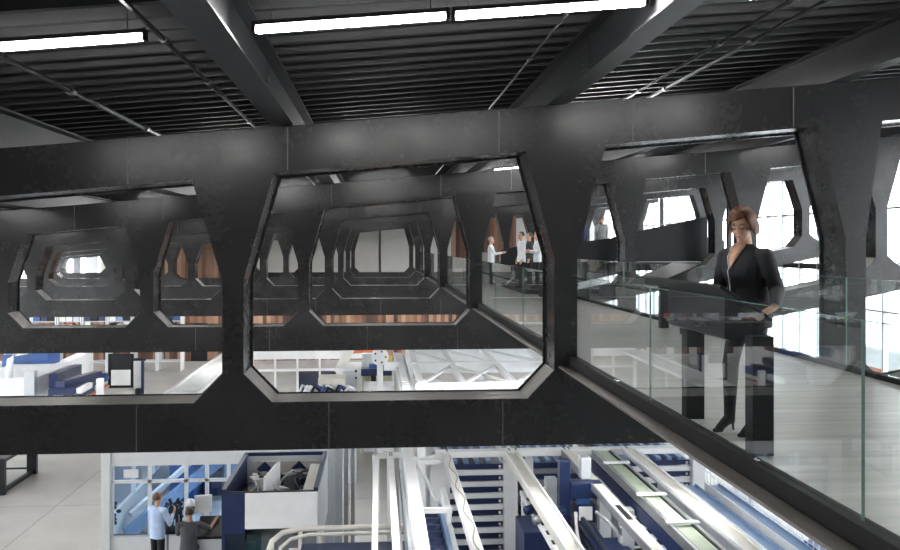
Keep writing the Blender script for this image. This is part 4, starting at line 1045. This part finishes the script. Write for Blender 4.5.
for a in range(5): b = nb(); p = q0+Vector((.17*math.cos(a*1.26), -.01, .17*math.sin(a*1.26))); tube(b, [p, p-Vector((0, .02, 0))], .03, 8); obj('hole', b, BLACK, t)
PB('jib', WHITE, t, atd(384, 366, 26.5), atd(398, 366, 26.5), .2, .25); recentre(t)
t = thing('blue_machine', 'low navy and cream machine behind the crane column', 'machine')
pbox('blue_beam', NAVY, t, 361, 392, 369, 376, 29, .5); pbox('top_block', BLUE, t, 369, 388, 364, 369, 29.1, .4); pbox('body', mat('pale_yellow_panel', (.6, .58, .4), .5), t, 362, 392, 376, 450, 29.3, .8)
pbox('tray', WHITE, t, 364, 394, 386, 452, 26.9, .9); pbox('yellow_part', YELL, t, 388, 392, 356, 361, 29.4, .2); pbox('grey_frame', LGREY, t, 362, 372, 354, 369, 30.5, .4); pbox('motor', BLACK, t, 371, 376, 376, 385, 28.9, .3); recentre(t)
t = thing('handling_robot', 'orange red robot arm just under the second truss', 'robot')
q0 = atd(360, 352, 33)
PB('arm', ORNG, t, q0+Vector((-.5, 0, 0)), q0+Vector((.45, 0, .06)), .2, .13, .03); b = nb(); ell(b, q0+Vector((.6, 0, 0)), (.18, .16, .2)); obj('shoulder', b, ORNG, t, True)
PB('forearm', ORNG, t, q0+Vector((.6, 0, 0)), q0+Vector((.95, 0, -.1)), .12, .12, .03); b = nb(); tube(b, [(q0.x+.6, q0.y, FZ), (q0.x+.6, q0.y, q0.z-.1)], .22, 14); obj('pedestal', b, MGREY, t); recentre(t)

# left opening: machines far away
t = thing('laser_machine', 'large white machine with two blue cabinets at the left edge', 'machine')
pbox('enclosure', WHITE, t, -30, 35, 378, 440, 34, 4.0); pbox('side_housing', LGREY, t, 24, 34, 371, 440, 33.7, .3)
pbox('blue_cabinet', BLUE, t, 2, 31, 355, 373, 38.2, 1.6); pbox('blue_cabinet', mat('mid_blue_cabinet', (.03, .09, .30), .4), t, 31.5, 48, 352, 371, 38.3, 1.4)
a = atd(36, 374, 36); c = atd(88, 353, 44)
b = nb(); bar(b, (a.x, a.y, -6.12), (c.x, c.y, -6.12), .5, 1.7); obj('long_housing', b, WHITE, t)
b = nb(); q0 = atd(9, 378, 33.8); tube(b, [q0, q0+Vector((.05, 0, .7)), q0+Vector((.25, 0, .95)), q0+Vector((.6, .2, 1.0))], .12, 12); obj('duct', b, WHITE, t, True)
recentre(t)
t = thing('bending_machine', 'navy bending machine with long arms, right of the large white machine', 'machine')
pbox('bed', NAVY, t, 48, 80, 389, 420, 32.5, 1.6); PB('arm', NAVY, t, atd(53, 384, 33), atd(78, 373, 38), .3, .75); PB('arm', NAVY, t, atd(60, 388, 32.8), atd(98, 377, 36), .35, .5)
b = nb(); q0 = atd(103, 378, 36); tube(b, [q0, q0+Vector((0, .25, 0))], .18, 14); obj('wheel', b, BLUE, t, True)
PB('orange_track', ORNG, t, atd(84, 397, 33), atd(108, 386, 36), .12, .08); PB('white_roll', WHITE, t, atd(79, 391, 32.4), atd(90, 385, 33.5), .22, .22, .05); pbox('white_post', WHITE, t, 96, 102, 379, 415, 33, .25)
for i in range(3): pbox('foot', BLACK, t, 50+14*i, 53+14*i, 420, 438, 33, .2)
recentre(t)
t = thing('display_board', 'black framed board, upper half black and lower half white, on the far floor', 'board')
a = at(108, 388, FZ); 
dd = F*7/(388-HY)
pbox('frame', BLACK, t, 108, 133, 354, 388, dd, .1); pbox('black_panel', BLKG, t, 111, 130, 356, 369, dd-.03, .03); pbox('white_panel', WHITE, t, 111, 130, 370, 385.5, dd-.03, .03)
recentre(t)
t = thing('display_board', 'narrower white board with a dark edge right of the black framed board', 'board')
pbox('panel', WHITE, t, 133.5, 141, 361, 394, 41.4, .1); pbox('edge', NAVY, t, 141, 143.5, 360, 394.5, 41.35, .14); pbox('rail', BLACK, t, 132, 145, 358.5, 361, 41.38, .14); pbox('foot', BLACK, t, 135, 140, 389, 395.5, 41.1, .3); recentre(t)

# colourful stock on shelving seen between the chords at the left
cols = [ORNG, WHITE, BLUE, CREAM, NAVY, LGREY, LBLUE, YELL, BLACK]
for i in range(9):
    t = thing('stock_shelf', 'shelf bay of coloured boxes, %s from the left in the far row' % ['first', 'second', 'third', 'fourth', 'fifth', 'sixth', 'seventh', 'eighth', 'ninth'][i], 'shelf')
    x0_ = -23.0+1.35*i; y_ = 50
    for x in (x0_, x0_+1.24): P('upright', WHITE, t, (x, y_, FZ), (x+.06, y_+.8, -3.4))
    for z in (-6.5, -5.7, -4.9, -4.25): P('shelf', LGREY, t, (x0_+.06, y_, z), (x0_+1.24, y_+.8, z+.05))
    for z in (-5.65, -4.85, -4.20):
        for k_ in range(3): P('box', random.choice(cols), t, (x0_+.1+.38*k_, y_+.05, z), (x0_+.42+.38*k_, y_+.6, z+random.uniform(.35, .6)))
    recentre(t)
# van outdoors at the right
t = thing('delivery_van', 'orange and white van parked outside the glazed facade', 'van')
vx, vy = 21.0, 33.0
P('body', WHITE, t, (vx, vy, -6.6), (vx+2.1, vy+5.4, -4.3), .15); P('stripe', ORNG, t, (vx-.01, vy+.3, -5.9), (vx+2.11, vy+5.2, -5.2), .01); P('cab', ORNG, t, (vx+.05, vy-1.4, -6.6), (vx+2.05, vy, -5.0), .2); P('windscreen', BLKG, t, (vx+.2, vy-1.42, -5.75), (vx+1.9, vy-1.2, -5.15), .02)
for y in (vy-.6, vy+4.3):
    for x in (vx+.05, vx+1.8): b = nb(); tube(b, [(x, y, -6.68), (x+.25, y, -6.68)], .37, 20); obj('wheel', b, BLACK, t, True)
recentre(t)
#LOWER_END

# ------------------------------------------------------------------ light, camera, view
W = bpy.data.worlds.new('world'); S.world = W; W.use_nodes = True
nt = W.node_tree; bg = nt.nodes['Background']
tc = nt.nodes.new('ShaderNodeTexCoord'); sp = nt.nodes.new('ShaderNodeSeparateXYZ'); nt.links.new(tc.outputs['Generated'], sp.inputs[0])
rp = nt.nodes.new('ShaderNodeValToRGB'); rp.color_ramp.elements[0].position = .0; rp.color_ramp.elements[0].color = (.90, .91, .92, 1)
rp.color_ramp.elements[1].position = .5; rp.color_ramp.elements[1].color = (.90, .95, 1.0, 1); nt.links.new(sp.outputs[2], rp.inputs[0])
nt.links.new(rp.outputs[0], bg.inputs[0]); bg.inputs[1].default_value = 6.8

cd = bpy.data.cameras.new('camera'); cam = bpy.data.objects.new('camera', cd); COL.objects.link(cam)
cd.sensor_width = 36; cd.lens = 36*F/900; cd.shift_y = -(275-HY)/900; cd.clip_end = 400; cd.clip_start = .05
cam.location = (0, 0, 0); cam.rotation_euler = (math.pi/2, 0, -TH)
S.camera = cam
for o in S.objects:
    if o.parent is None: o.location.z += EYE
S.view_settings.view_transform = 'Standard'; S.view_settings.look = 'None'; S.view_settings.gamma = 1
S.view_settings.exposure = .55; S.view_settings.use_curve_mapping = False
